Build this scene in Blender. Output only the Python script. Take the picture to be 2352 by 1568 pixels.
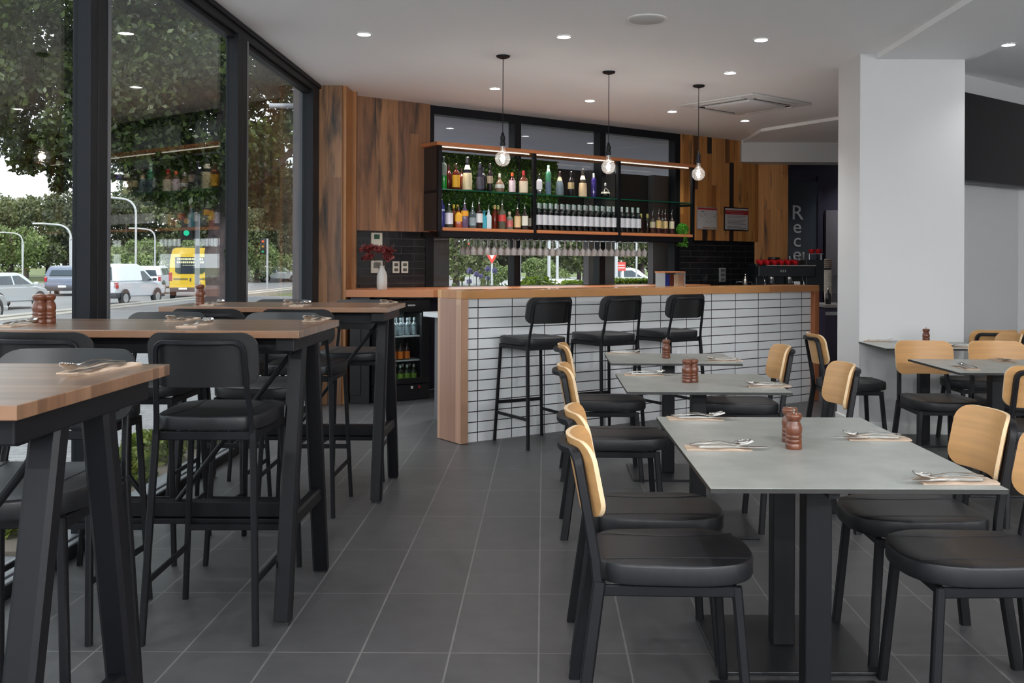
import bpy, bmesh, math, random
from mathutils import Vector, Matrix
random.seed(7)
for o in list(bpy.data.objects): bpy.data.objects.remove(o)
SC = bpy.context.scene
COL = SC.collection
PI = math.pi
# ---------------------------------------------------------------- camera
F, CX, CY, H, ROLL = 2279.0, 1249.0, 603.0, 1.32, math.radians(0.25)
cd = bpy.data.cameras.new('camera'); cam = bpy.data.objects.new('camera', cd); COL.objects.link(cam)
cd.sensor_width = 36.0; cd.lens = F/2352*36.0
cd.shift_x = -(CX-1176)/2352; cd.shift_y = -(784-CY)/2352
cd.clip_start = 0.05; cd.clip_end = 1000
cam.matrix_world = Matrix.Translation((0, 0, H)) @ Matrix.Rotation(PI/2, 4, 'X') @ Matrix.Rotation(ROLL, 4, 'Z')
SC.camera = cam
# ---------------------------------------------------------------- colour management
SC.view_settings.view_transform = 'Standard'
SC.view_settings.look = 'None'
SC.view_settings.gamma = 1.0
SC.view_settings.use_curve_mapping = False
SC.view_settings.exposure = 0.66
# ---------------------------------------------------------------- world: bright overcast sky with soft clouds
W_STR = 2.0
world = bpy.data.worlds.new('world'); SC.world = world; world.use_nodes = True
nt = world.node_tree; nt.nodes.clear()
tc = nt.nodes.new('ShaderNodeTexCoord'); mp = nt.nodes.new('ShaderNodeMapping')
mp.inputs['Scale'].default_value = (1.5, 1.5, 6.0)
nz = nt.nodes.new('ShaderNodeTexNoise'); nz.inputs['Scale'].default_value = 2.2; nz.inputs['Detail'].default_value = 6
rp = nt.nodes.new('ShaderNodeValToRGB')
rp.color_ramp.elements[0].position = 0.35; rp.color_ramp.elements[0].color = (0.62, 0.66, 0.74, 1)
rp.color_ramp.elements[1].position = 0.62; rp.color_ramp.elements[1].color = (0.86, 0.88, 0.92, 1)
bg = nt.nodes.new('ShaderNodeBackground'); bg.inputs['Strength'].default_value = W_STR
wo = nt.nodes.new('ShaderNodeOutputWorld')
nt.links.new(tc.outputs['Generated'], mp.inputs['Vector']); nt.links.new(mp.outputs['Vector'], nz.inputs['Vector'])
nt.links.new(nz.outputs['Fac'], rp.inputs['Fac']); nt.links.new(rp.outputs['Color'], bg.inputs['Color'])
nt.links.new(bg.outputs['Background'], wo.inputs['Surface'])
# ---------------------------------------------------------------- sun (hazy, high, from over the building)
sd = bpy.data.lights.new('sun', 'SUN'); sun = bpy.data.objects.new('sun', sd); COL.objects.link(sun)
sd.energy = 3.4; sd.angle = math.radians(6); sd.color = (1.0, 0.97, 0.93)
sun.rotation_euler = Vector((0.14, -0.75, 0.66)).to_track_quat('Z', 'Y').to_euler()
LAMP_W = 24.0          # each ceiling downlight

# ================================================================ helpers
def unroll(u, v):
    x, y = u-CX, v-CY; c, s = math.cos(ROLL), math.sin(ROLL)
    return x*c + y*s, -x*s + y*c
def at(u, v, z=0.0):
    """world point on the horizontal plane z that the photo shows at pixel (u, v)"""
    x, y = unroll(u, v); d = F*(H-z)/y
    return Vector((x*d/F, d, z))
def ray(u, v, d):
    x, y = unroll(u, v)
    return Vector((x*d/F, d, H-y*d/F))
def finish(bm, name, m, parent=None, loc=None, rz=0.0, sm=35.0):
    me = bpy.data.meshes.new(name)
    bmesh.ops.recalc_face_normals(bm, faces=bm.faces[:])
    if sm:
        a = math.radians(sm)
        for f in bm.faces: f.smooth = True
        for e in bm.edges:
            if len(e.link_faces) == 2:
                if e.calc_face_angle(0) > a: e.smooth = False
            else: e.smooth = False
    bm.to_mesh(me); bm.free()
    o = bpy.data.objects.new(name, me); COL.objects.link(o)
    for mm in (m if isinstance(m, (list, tuple)) else [m]): me.materials.append(mm)
    if parent: o.parent = parent
    if loc is not None: o.location = loc
    o.rotation_euler = (0, 0, rz)
    return o
def tag(o, label=None, cat=None, group=None, kind=None):
    if label: o['label'] = label
    if cat: o['category'] = cat
    if group: o['group'] = group
    if kind: o['kind'] = kind
    return o
def thing(name, label, cat, loc=(0, 0, 0), rz=0.0, group=None):
    o = bpy.data.objects.new(name, None); COL.objects.link(o); o.empty_display_size = 0.1
    o.location = loc; o.rotation_euler = (0, 0, rz)
    return tag(o, label, cat, group)
def kids(o):
    return KID.get(o.name, [])
KID = {}
def dup(root, loc, rz, label=None, group=None, scale=None):
    r = root.copy(); COL.objects.link(r); r.location = loc; r.rotation_euler = (0, 0, rz)
    if scale: r.scale = (scale,)*3
    if label: r['label'] = label
    if group: r['group'] = group
    for c0 in [o for o in root.children]:
        c = c0.copy(); COL.objects.link(c); c.parent = r
        for g0 in [o for o in c0.children]:
            g = g0.copy(); COL.objects.link(g); g.parent = c
    return r
def S(o):
    o['kind'] = 'structure'; return o
NB = bmesh.new
def box(bm, x0, x1, y0, y1, z0, z1, bev=0.0, M=None, seg=2):
    if x0 > x1: x0, x1 = x1, x0
    if y0 > y1: y0, y1 = y1, y0
    if z0 > z1: z0, z1 = z1, z0
    vs = [bm.verts.new((x, y, z)) for z in (z0, z1) for y in (y0, y1) for x in (x0, x1)]
    fs = [bm.faces.new([vs[i] for i in q]) for q in ((0,2,3,1),(4,5,7,6),(0,1,5,4),(2,6,7,3),(0,4,6,2),(1,3,7,5))]
    if bev > 0:
        es = list({e for f in fs for e in f.edges})
        r = bmesh.ops.bevel(bm, geom=es, offset=bev, segments=seg, affect='EDGES', profile=0.5)
        vs = list({v for f in r['faces'] for v in f.verts} | {v for v in vs if v.is_valid})
    if M is not None: bmesh.ops.transform(bm, matrix=M, verts=vs)
    return vs
def prism(bm, pts, z0, z1, M=None):
    a = [bm.verts.new((p[0], p[1], z0)) for p in pts]; b = [bm.verts.new((p[0], p[1], z1)) for p in pts]
    bm.faces.new(a[::-1]); bm.faces.new(b); n = len(pts)
    for i in range(n): bm.faces.new((a[i], a[(i+1) % n], b[(i+1) % n], b[i]))
    if M is not None: bmesh.ops.transform(bm, matrix=M, verts=a+b)
def ring_loft(bm, rings, cap=True, closed=True):
    R = [[bm.verts.new(p) for p in r] for r in rings]
    n = len(R[0])
    for a, b in zip(R[:-1], R[1:]):
        for i in range(n if closed else n-1):
            j = (i+1) % n
            bm.faces.new((a[i], a[j], b[j], b[i]))
    if cap:
        bm.faces.new(R[0][::-1]); bm.faces.new(R[-1])
    return R
def tube(bm, pts, w, h=None, n=None, up=(0, 0, 1), cap=True, loop=False):
    """sweep a rectangle (n None) or an ellipse (n sides) of size w x h along pts"""
    h = h or w; pts = [Vector(p) for p in pts]; up = Vector(up)
    if n: sec = [(math.cos(2*PI*i/n)*w/2, math.sin(2*PI*i/n)*h/2) for i in range(n)]
    else:
        c = min(w, h)*0.18
        sec = [(w/2-c,-h/2),(w/2,-h/2+c),(w/2,h/2-c),(w/2-c,h/2),(-w/2+c,h/2),(-w/2,h/2-c),(-w/2,-h/2+c),(-w/2+c,-h/2)]
    rings = []
    for i, p in enumerate(pts):
        a = pts[i-1] if (i > 0 or loop) else p; b = pts[(i+1) % len(pts)] if (i < len(pts)-1 or loop) else p
        t = (b-a).normalized()
        s = t.cross(up)
        if s.length < 1e-4: s = t.cross(Vector((0, 1, 0)))
        s.normalize(); q = s.cross(t).normalized()
        k = 1.0
        if 0 < i < len(pts)-1:
            d1 = (p-a).normalized(); ca = max(0.5, math.sqrt(max(0.0, (1+d1.dot((b-p).normalized()))/2))); k = 1/ca
        rings.append([p + s*x*k + q*y for x, y in sec])
    if loop:
        R = [[bm.verts.new(p) for p in r] for r in rings]; m = len(R)
        for a in range(m):
            A, B = R[a], R[(a+1) % m]
            for i in range(len(A)): bm.faces.new((A[i], A[(i+1) % len(A)], B[(i+1) % len(A)], B[i]))
    else: ring_loft(bm, rings, cap)
def rod(bm, p0, p1, d, n=10): tube(bm, [p0, p1], d, d, n)
def lathe(bm, prof, n=20, c=(0, 0, 0), cap=True):
    rings = [[(c[0]+r*math.cos(2*PI*i/n), c[1]+r*math.sin(2*PI*i/n), c[2]+z) for i in range(n)] for r, z in prof]
    return ring_loft(bm, rings, cap)
def disc(bm, c, r, n=20, axis='Z', th=0.004):
    prof = [(r, 0), (r, th)]
    R = lathe(bm, prof, n, (0, 0, 0))
    vs = [v for q in R for v in q]
    M = Matrix.Translation(c)
    if axis == 'X': M = M @ Matrix.Rotation(PI/2, 4, 'Y')
    if axis == 'Y': M = M @ Matrix.Rotation(-PI/2, 4, 'X')
    bmesh.ops.transform(bm, matrix=M, verts=vs)
def sphere(bm, c, r, seg=16, rings=10, sc=(1, 1, 1)):
    g = bmesh.ops.create_uvsphere(bm, u_segments=seg, v_segments=rings, radius=r)
    bmesh.ops.transform(bm, matrix=Matrix.Translation(c) @ Matrix.Diagonal((*sc, 1)), verts=g['verts'])

# ================================================================ materials
def srgb(r, g, b):
    return tuple((x/12.92 if x <= 0.04045 else ((x+0.055)/1.055)**2.4) for x in (r/255, g/255, b/255)) + (1,)
def mat(name, col, rough=0.5, metal=0.0, spec=0.5, coat=0.0, trans=0.0, emit=None, es=0.0, alpha=1.0):
    m = bpy.data.materials.new(name); m.use_nodes = True
    b = m.node_tree.nodes['Principled BSDF']
    c = col if len(col) == 4 else (*col, 1)
    b.inputs['Base Color'].default_value = c; b.inputs['Roughness'].default_value = rough
    b.inputs['Metallic'].default_value = metal; b.inputs['Specular IOR Level'].default_value = spec
    b.inputs['Coat Weight'].default_value = coat; b.inputs['Coat Roughness'].default_value = 0.06 if coat < 0.9 else 0.24; b.inputs['Transmission Weight'].default_value = trans
    b.inputs['Alpha'].default_value = alpha
    if emit: b.inputs['Emission Color'].default_value = (*emit[:3], 1); b.inputs['Emission Strength'].default_value = es
    return m
class NG:
    def __init__(s, m): s.t = m.node_tree; s.b = s.t.nodes['Principled BSDF']
    def n(s, typ, **kw):
        x = s.t.nodes.new('ShaderNode'+typ)
        for k, v in kw.items():
            if k in x.inputs.keys(): x.inputs[k].default_value = v
            else: setattr(x, k, v)
        return x
    def l(s, a, b): s.t.links.new(a, b)
    def math(s, op, a, b=None, c=None):
        x = s.t.nodes.new('ShaderNodeMath'); x.operation = op
        for i, q in enumerate((a, b, c)):
            if q is None: continue
            if isinstance(q, (int, float)): x.inputs[i].default_value = q
            else: s.l(q, x.inputs[i])
        return x.outputs[0]
    def mix(s, fac, a, b, blend='MIX'):
        x = s.t.nodes.new('ShaderNodeMix'); x.data_type = 'RGBA'; x.blend_type = blend
        for i, q in ((0, fac), (6, a), (7, b)):
            if isinstance(q, (int, float)): x.inputs[i].default_value = q
            elif isinstance(q, tuple): x.inputs[i].default_value = q
            else: s.l(q, x.inputs[i])
        return x.outputs[2]
    def ramp(s, fac, stops, interp='LINEAR'):
        x = s.t.nodes.new('ShaderNodeValToRGB'); cr = x.color_ramp; cr.interpolation = interp
        while len(cr.elements) < len(stops): cr.elements.new(0.5)
        for e, (p, c) in zip(cr.elements, stops): e.position = p; e.color = c if len(c) == 4 else (*c, 1)
        s.l(fac, x.inputs[0]); return x.outputs[0]
    def obj(s):
        t = s.n('TexCoord'); x = s.n('SeparateXYZ'); s.l(t.outputs['Object'], x.inputs[0])
        return t.outputs['Object'], x.outputs
    def comb(s, x, y, z):
        c = s.n('CombineXYZ')
        for i, q in enumerate((x, y, z)):
            if isinstance(q, (int, float)): c.inputs[i].default_value = q
            else: s.l(q, c.inputs[i])
        return c.outputs[0]
    def noise(s, vec, scale, detail=3, rough=0.5):
        x = s.n('TexNoise', Scale=scale, Detail=detail, Roughness=rough); s.l(vec, x.inputs['Vector']); return x.outputs['Fac']
    def bump(s, h, strength=0.3, dist=0.01):
        x = s.n('Bump', Strength=strength, Distance=dist); s.l(h, x.inputs['Height']); s.l(x.outputs[0], s.b.inputs['Normal'])
def noisy(name, c1, c2, scale=8, rough=0.5, detail=4, bump=0.0, **kw):
    m = mat(name, c1, rough, **kw); g = NG(m); v, _ = g.obj()
    f = g.noise(v, scale, detail)
    g.l(g.ramp(f, [(0.3, c1), (0.7, c2)]), g.b.inputs['Base Color'])
    if bump: g.bump(f, bump, 0.01)
    return m
def wood(name, stops, across='X', along='Z', w=0.13, L=3.0, rough=0.45, coat=0.0, grain=0.5, dark=0.0, gap=0.008):
    """planks laid side by side along one axis; colours per board, fine grain, optional dark weathered streaks"""
    m = mat(name, (0.3, 0.2, 0.1), rough, coat=coat); g = NG(m); v, o = g.obj()
    ix = {'X': 0, 'Y': 1, 'Z': 2}; A = o[ix[across]]; B = o[ix[along]]
    k = g.math('FLOOR', g.math('DIVIDE', A, w))
    wn = g.n('TexWhiteNoise', noise_dimensions='1D'); g.l(k, wn.inputs['W'])
    r1 = wn.outputs['Value']
    k2 = g.math('FLOOR', g.math('DIVIDE', g.math('ADD', B, g.math('MULTIPLY', r1, L*3)), L))
    wn2 = g.n('TexWhiteNoise', noise_dimensions='2D'); g.l(g.comb(k, k2, 0), wn2.inputs['Vector'])
    col = g.ramp(wn2.outputs['Value'], stops)
    vv = g.comb(g.math('MULTIPLY', A, 38), g.math('MULTIPLY', wn2.outputs['Value'], 20), g.math('MULTIPLY', B, 1.6))
    gr = g.noise(vv, 1.0, 5, 0.6)
    gc = g.ramp(gr, [(0.25, (1-grain, 1-grain, 1-grain)), (0.75, (1.15, 1.12, 1.1))])
    col = g.mix(1.0, col, gc, 'MULTIPLY')
    if dark:
        vv2 = g.comb(g.math('MULTIPLY', A, 9), g.math('MULTIPLY', wn2.outputs['Value'], 9), g.math('MULTIPLY', B, 1.3))
        dn = g.noise(vv2, 1.0, 4, 0.55)
        df = g.ramp(dn, [(0.60-dark*0.1, (0, 0, 0)), (0.70, (1, 1, 1))])
        col = g.mix(df, col, (0.035, 0.028, 0.025, 1))
    if gap:
        fr = g.math('FRACT', g.math('DIVIDE', A, w))
        gm = g.math('LESS_THAN', fr, gap/w*0.5)
        col = g.mix(g.math('MULTIPLY', gm, 0.6), col, (0.02, 0.013, 0.01, 1))
    g.l(col, g.b.inputs['Base Color']); g.bump(gr, 0.08, 0.004)
    return m
def tiles(name, c1, c2, mortar, bw, bh, ms=0.004, rough=0.2, ox=0.0, oy=0.0, offset=0.0, ax=('X', 'Z'), bump=0.3, var=0.0, wav=0.0):
    m = mat(name, c1, rough); g = NG(m); v, o = g.obj(); ix = {'X': 0, 'Y': 1, 'Z': 2}
    vec = g.comb(g.math('ADD', o[ix[ax[0]]], ox), g.math('ADD', o[ix[ax[1]]], oy), 0)
    b = g.n('TexBrick', Scale=1.0); b.offset = offset; b.squash = 1.0
    b.inputs['Brick Width'].default_value = bw; b.inputs['Row Height'].default_value = bh
    b.inputs['Mortar Size'].default_value = ms; b.inputs['Mortar Smooth'].default_value = 0.1
    b.inputs['Color1'].default_value = (*c1[:3], 1); b.inputs['Color2'].default_value = (*c2[:3], 1); b.inputs['Mortar'].default_value = (*mortar[:3], 1)
    g.l(vec, b.inputs['Vector'])
    col = b.outputs['Color']
    if var:
        nn = g.noise(v, 9.0, 5, 0.65)
        col = g.mix(1.0, col, g.ramp(nn, [(0.3, (1-var, 1-var, 1-var)), (0.7, (1+var, 1+var, 1+var))]), 'MULTIPLY')
    g.l(col, g.b.inputs['Base Color'])
    if wav:
        hh = g.math('ADD', g.math('MULTIPLY', b.outputs['Fac'], -1.0), g.math('MULTIPLY', g.noise(v, 14.0, 2), wav))
    else: hh = g.math('MULTIPLY', b.outputs['Fac'], -1.0)
    g.bump(hh, bump, 0.004)
    return m
def glassy(name, tint=(1, 1, 1), refl=1.0, rough=0.0, ior=1.45, haze=0.0):
    """thin sheet glass: clear with a fresnel mirror on top"""
    m = bpy.data.materials.new(name); m.use_nodes = True; t = m.node_tree; t.nodes.clear()
    o = t.nodes.new('ShaderNodeOutputMaterial'); tr = t.nodes.new('ShaderNodeBsdfTransparent'); gl = t.nodes.new('ShaderNodeBsdfGlossy')
    fr = t.nodes.new('ShaderNodeFresnel'); ge = t.nodes.new('ShaderNodeNewGeometry'); mr = t.nodes.new('ShaderNodeMapRange')
    mr.inputs['To Min'].default_value = ior; mr.inputs['To Max'].default_value = 1/ior
    t.links.new(ge.outputs['Backfacing'], mr.inputs['Value']); t.links.new(mr.outputs[0], fr.inputs['IOR']); mx = t.nodes.new('ShaderNodeMixShader')
    mu = t.nodes.new('ShaderNodeMath'); mu.operation = 'MULTIPLY'; mu.inputs[1].default_value = refl
    tr.inputs['Color'].default_value = (*tint, 1); gl.inputs['Roughness'].default_value = rough
    t.links.new(fr.outputs[0], mu.inputs[0]); t.links.new(mu.outputs[0], mx.inputs[0])
    src = tr.outputs[0]
    if haze:  # white share mixed in to brighten the glass
        df = t.nodes.new('ShaderNodeBsdfTranslucent'); df.inputs['Color'].default_value = (0.9, 0.9, 0.9, 1); dd = t.nodes.new('ShaderNodeBsdfDiffuse'); dd.inputs['Color'].default_value = (0.9, 0.9, 0.9, 1)
        m2 = t.nodes.new('ShaderNodeMixShader'); m2.inputs[0].default_value = 0.5; m3 = t.nodes.new('ShaderNodeMixShader'); m3.inputs[0].default_value = haze
        t.links.new(df.outputs[0], m2.inputs[1]); t.links.new(dd.outputs[0], m2.inputs[2]); t.links.new(src, m3.inputs[1]); t.links.new(m2.outputs[0], m3.inputs[2]); src = m3.outputs[0]
    t.links.new(src, mx.inputs[1]); t.links.new(gl.outputs[0], mx.inputs[2]); t.links.new(mx.outputs[0], o.inputs['Surface'])
    return m
def leafmat(name, c1, c2, c3, scale=3.0):
    m = mat(name, c1, 0.5); g = NG(m); v, _ = g.obj()
    wn = g.n('NewGeometry'); f = wn.outputs['Random Per Island']
    f2 = g.noise(v, scale, 2)
    ff = g.math('ADD', g.math('MULTIPLY', f, 0.5), g.math('MULTIPLY', f2, 0.5))
    col = g.ramp(ff, [(0.25, c1), (0.5, c2), (0.8, c3)])
    g.l(col, g.b.inputs['Base Color'])
    tr = g.n('BsdfTranslucent'); g.l(col, tr.inputs['Color']); mx = g.n('MixShader'); mx.inputs[0].default_value = 0.35
    out = [n for n in g.t.nodes if n.type == 'OUTPUT_MATERIAL'][0]
    g.l(g.b.outputs[0], mx.inputs[1]); g.l(tr.outputs[0], mx.inputs[2]); g.l(mx.outputs[0], out.inputs['Surface'])
    return m

MB = mat('black_metal', (0.0055, 0.0055, 0.0075), 0.46, spec=0.28)
MFRAME = mat('window_frame_black', (0.010, 0.011, 0.014), 0.5, spec=0.2)
MLEATHER = noisy('black_vinyl', (0.0085, 0.0088, 0.0105, 1), (0.0135, 0.0138, 0.0165, 1), 30, 0.45)
MBLKWOOD = mat('black_stained_ply', (0.010, 0.010, 0.011), 0.42)
MWHITE = mat('white_paint', (0.66, 0.66, 0.66), 0.65)
MCEIL = mat('ceiling_paint', (0.92, 0.925, 0.935), 0.7)
MWHITEP = mat('white_plastic', (0.75, 0.75, 0.73), 0.35)
MGREYP = mat('grey_laminate', (0.10, 0.10, 0.11), 0.4)
MSTEEL = mat('stainless_steel', (0.62, 0.60, 0.57), 0.18, 1.0)
MCHROME = mat('chrome', (0.75, 0.75, 0.76), 0.08, 1.0)
MFLOOR = tiles('floor_tile', (0.068, 0.067, 0.069), (0.080, 0.078, 0.080), (0.16, 0.155, 0.15), 0.3, 0.6, 0.0035, 0.42, ox=0.012+30.0, oy=-3.354+60.0, ax=('X', 'Y'), bump=0.15, var=0.13)
MTILEW = tiles('white_tile', (0.80, 0.82, 0.83), (0.86, 0.87, 0.88), (0.045, 0.045, 0.05), 0.305, 0.0765, 0.004, 0.16, ox=-0.176+0.305*4, oy=0.008, bump=0.25)
MTILEK = tiles('black_tile', (0.012, 0.012, 0.014), (0.018, 0.018, 0.020), (0.05, 0.05, 0.055), 0.30, 0.075, 0.003, 0.10, ox=3.0, oy=0.02, offset=0.5, bump=0.5, wav=0.9)
MWL = wood('weathered_boards', [(0.0, srgb(112, 80, 60)), (0.4, srgb(146, 104, 74)), (0.75, srgb(166, 122, 86)), (1.0, srgb(128, 92, 72))], w=0.125, L=3.4, dark=1.0, grain=0.35, gap=0.003)
MWR = wood('golden_boards', [(0.0, srgb(176, 116, 60)), (0.35, srgb(200, 138, 76)), (0.7, srgb(214, 156, 94)), (0.86, srgb(172, 110, 58)), (0.9, srgb(52, 40, 36)), (1.0, srgb(48, 38, 36))], w=0.085, L=1.5, dark=0.35, grain=0.3, gap=0.003)
MBARTOP = wood('bar_top_timber', [(0.0, srgb(178, 122, 74)), (0.5, srgb(200, 146, 92)), (1.0, srgb(168, 108, 62))], across='Y', along='X', w=0.07, L=2.2, rough=0.22, coat=0.4, grain=0.25, gap=0.0)
MBAREND = wood('bar_end_timber', [(0.0, srgb(168, 128, 104)), (0.5, srgb(186, 148, 122)), (1.0, srgb(150, 110, 92))], across='Y', along='Z', w=0.075, L=4, rough=0.35, grain=0.2, gap=0.002)
MREDWOOD = wood('shelf_timber', [(0.0, srgb(186, 118, 76)), (1.0, srgb(204, 136, 92))], across='Y', along='X', w=0.12, L=4, rough=0.35, grain=0.2, gap=0.0)
MTABLE = wood('high_table_timber', [(0.0, srgb(104, 72, 50)), (0.5, srgb(128, 92, 66)), (1.0, srgb(148, 112, 84))], across='Y', along='X', w=0.035, L=0.9, rough=0.3, coat=1.0, grain=0.35, gap=0.0)
MPLY = wood('oak_ply', [(0.0, srgb(196, 146, 94)), (1.0, srgb(204, 156, 102))], across='Z', along='X', w=0.5, L=5, rough=0.4, grain=0.16, gap=0.0)
MPLYEDGE = mat('ply_edge', srgb(226, 196, 156), 0.5)
MMILL = noisy('mill_wood', srgb(84, 42, 24), srgb(112, 60, 34), 30, 0.28, coat=0.4)
MSTONE = noisy('grey_laminate_top', (0.262, 0.274, 0.250, 1), (0.350, 0.360, 0.335, 1), 9, 0.33, detail=8)
MGLASS = glassy('window_glass', (0.90, 0.93, 0.92), 1.0)
MGLASSG = glassy('green_shelf_glass', (0.45, 0.80, 0.62), 1.0)
MCLEAR = glassy('clear_glass', (0.93, 0.95, 0.95), 2.6, 0.02)
MNAP = noisy('brown_paper', srgb(168, 146, 126), srgb(188, 166, 146), 20, 0.8)
MLAMP = mat('lamp_disc', (1, 1, 1), 0.5, emit=(1.0, 0.97, 0.92), es=14.0)
MFIL = mat('filament', (1, 0.9, 0.7), 0.5, emit=(1.0, 0.86, 0.66), es=22.0)
MNAVY = mat('navy_wall', (0.022, 0.018, 0.040), 0.5)
MRUB = mat('black_rubber', (0.02, 0.02, 0.02), 0.8)
# ================================================================ room shell
CZ = 2.95
BW0 = Vector((-1.215, 10.29, 0)); BWA = math.radians(37.6)       # back wall: origin at the left edge of its window, direction
EB = Vector((math.cos(BWA), math.sin(BWA), 0)); NBK = Vector((-math.sin(BWA), math.cos(BWA), 0))
def bw(s, t=0, z=0): return BW0 + EB*s + NBK*t + Vector((0, 0, z))
poly = [(-2.25, -6), (7.2, -6), (7.2, 16.72), (-2.25, 9.44)]
bm = NB(); prism(bm, poly, -0.12, 0.0); S(finish(bm, 'floor', MFLOOR, sm=0))
bm = NB(); prism(bm, [(-2.25, -6), (7.2, -6), (7.2, 16.95), (-2.25, 9.68)], CZ, CZ+0.45); S(finish(bm, 'ceiling', MCEIL, sm=0))
# shallow dropped ceiling band that runs into the white column, and the dropped part past it
bm = NB(); box(bm, 2.575, 3.32, -6, 7.72, CZ-0.04, CZ+0.01); S(finish(bm, 'trim_1', MCEIL, sm=0))
bm = NB(); prism(bm, [(2.62, 13.08), (2.62, 12.0), (3.4, 10.75), (5.6, 10.75), (5.6, 13.08)], CZ-0.035, CZ+0.01); S(finish(bm, 'trim_2', MCEIL, sm=0))
bm = NB(); box(bm, 2.60, 7.0, 13.08, 13.45, 2.66, CZ+0.01); S(finish(bm, 'wall_bulkhead', MWHITE, sm=0))
# white structural column
bm = NB(); box(bm, 2.45, 3.262, 7.70, 8.27, 0, CZ); S(finish(bm, 'wall_column', MWHITE, sm=0))
bm = NB(); box(bm, 2.437, 3.275, 7.687, 8.283, 0, 0.09, 0.004); S(finish(bm, 'baseboard_column', MWHITEP, sm=0))
# right part of the room
RA = math.radians(39.0); RE = Vector((math.cos(RA), math.sin(RA), 0))
bm = NB(); box(bm, 0, 1.62, 0, 0.12, 0, CZ); w = S(finish(bm, 'wall_right_angled', MWHITE, loc=(3.20, 8.31, 0), rz=RA, sm=0))
bm = NB(); box(bm, 0.3, 1.62, -0.10, 0.0, 2.72, CZ); S(finish(bm, 'trim_3', MWHITE, loc=(3.20, 8.31, 0), rz=RA, sm=0))
bm = NB(); box(bm, 4.46, 7.2, 9.33, 9.45, 0, CZ); S(finish(bm, 'wall_right_end', MWHITE, sm=0))
bm = NB(); box(bm, 7.08, 7.2, -6, 9.33, 0, CZ); S(finish(bm, 'wall_right', MWHITE, sm=0))
bm = NB(); box(bm, 2.2, 7.2, -6, -5.88, 0, CZ); S(finish(bm, 'wall_behind_camera', MWHITE, sm=0))
# reception doorway beyond the bar: dark navy walls with a glazed panel
bm = NB(); box(bm, 3.3, 7.0, 14.55, 14.65, 0, CZ); S(finish(bm, 'wall_reception', MNAVY, sm=0))
bm = NB(); box(bm, 3.24, 3.30, 13.57, 14.6, 0, 2.66); S(finish(bm, 'wall_doorway_left', MNAVY, sm=0))
bm = NB(); box(bm, 6.98, 7.1, 9.45, 14.6, 0, CZ); S(finish(bm, 'wall_reception_right', MNAVY, sm=0))
gp = S(thing('window_reception', None, None)); gp.pop('label', None)
MRG = mat('reception_glass', (0.05, 0.06, 0.075), 0.12)
bm = NB(); box(bm, 3.36, 3.99, 14.46, 14.50, 0.1, 2.52); finish(bm, 'pane', MRG, gp, sm=0)
MRC = mat('reflected_ceiling_grey', (0.20, 0.20, 0.205), 0.4)
bm = NB(); box(bm, 4.10, 4.32, 14.42, 14.52, 0.0, 2.10); finish(bm, 'door_panel', mat('grey_door', (0.13, 0.12, 0.135), 0.5), gp, sm=0)
bm = NB(); box(bm, 3.99, 4.06, 14.44, 14.54, 0.0, 2.60); finish(bm, 'frame', MNAVY, gp, sm=0)
bm = NB(); box(bm, 4.62, 4.74, 14.40, 14.52, 0.0, 2.66); finish(bm, 'frame', mat('mullion_grey', (0.06, 0.06, 0.075), 0.5), gp, sm=0)
# the letters on the glass, one under another
def text_mesh(s, size, m, name, parent=None, loc=(0, 0, 0), rot=(PI/2, 0, 0), ext=0.002, align='CENTER', font_sx=1.0):
    cu = bpy.data.curves.new('txt', 'FONT'); cu.body = s; cu.size = size; cu.extrude = ext; cu.align_x = align
    cu.resolution_u = 4; cu.space_line = 0.95
    to = bpy.data.objects.new('txt', cu); COL.objects.link(to)
    bpy.context.view_layer.update()
    me = bpy.data.meshes.new_from_object(to.evaluated_get(bpy.context.evaluated_depsgraph_get()))
    bpy.data.objects.remove(to); bpy.data.curves.remove(cu)
    o = bpy.data.objects.new(name, me); COL.objects.link(o); me.materials.clear(); me.materials.append(m)
    if parent: o.parent = parent
    o.location = loc; o.rotation_euler = rot; o.scale = (font_sx, 1, 1)
    return o
MLET = mat('silver_lettering', (0.55, 0.55, 0.58), 0.4)
LT = thing('wall_lettering', 'pale upright letters Rece running down the dark reception glass', 'lettering', (3.69, 14.455, 0))
for ch, z, sz in (('R', 1.965, 0.30), ('e', 1.77, 0.28), ('c', 1.57, 0.28), ('e', 1.37, 0.28)):
    text_mesh(ch, sz, MLET, 'letter', LT, (0, 0, z))

# timber column at the left end of the back wall, with boards and a moulded return
bm = NB(); box(bm, -2.12, -1.87, 9.17, 9.60, 0, CZ); S(finish(bm, 'wall_timber_column', MWL, sm=0))
MWG = wood('honey_boards', [(0, srgb(150, 100, 58)), (1, srgb(176, 124, 76))], across='X', w=0.02, L=4, grain=0.25, gap=0.002)
bm = NB()
box(bm, -1.87, -1.835, 9.20, 9.50, 0, CZ); box(bm, -1.87, -1.86, 9.50, 9.78, 0, CZ); box(bm, -1.865, -1.80, 9.50, 9.545, 0, CZ)
S(finish(bm, 'trim_4', MWG, sm=0))
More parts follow.
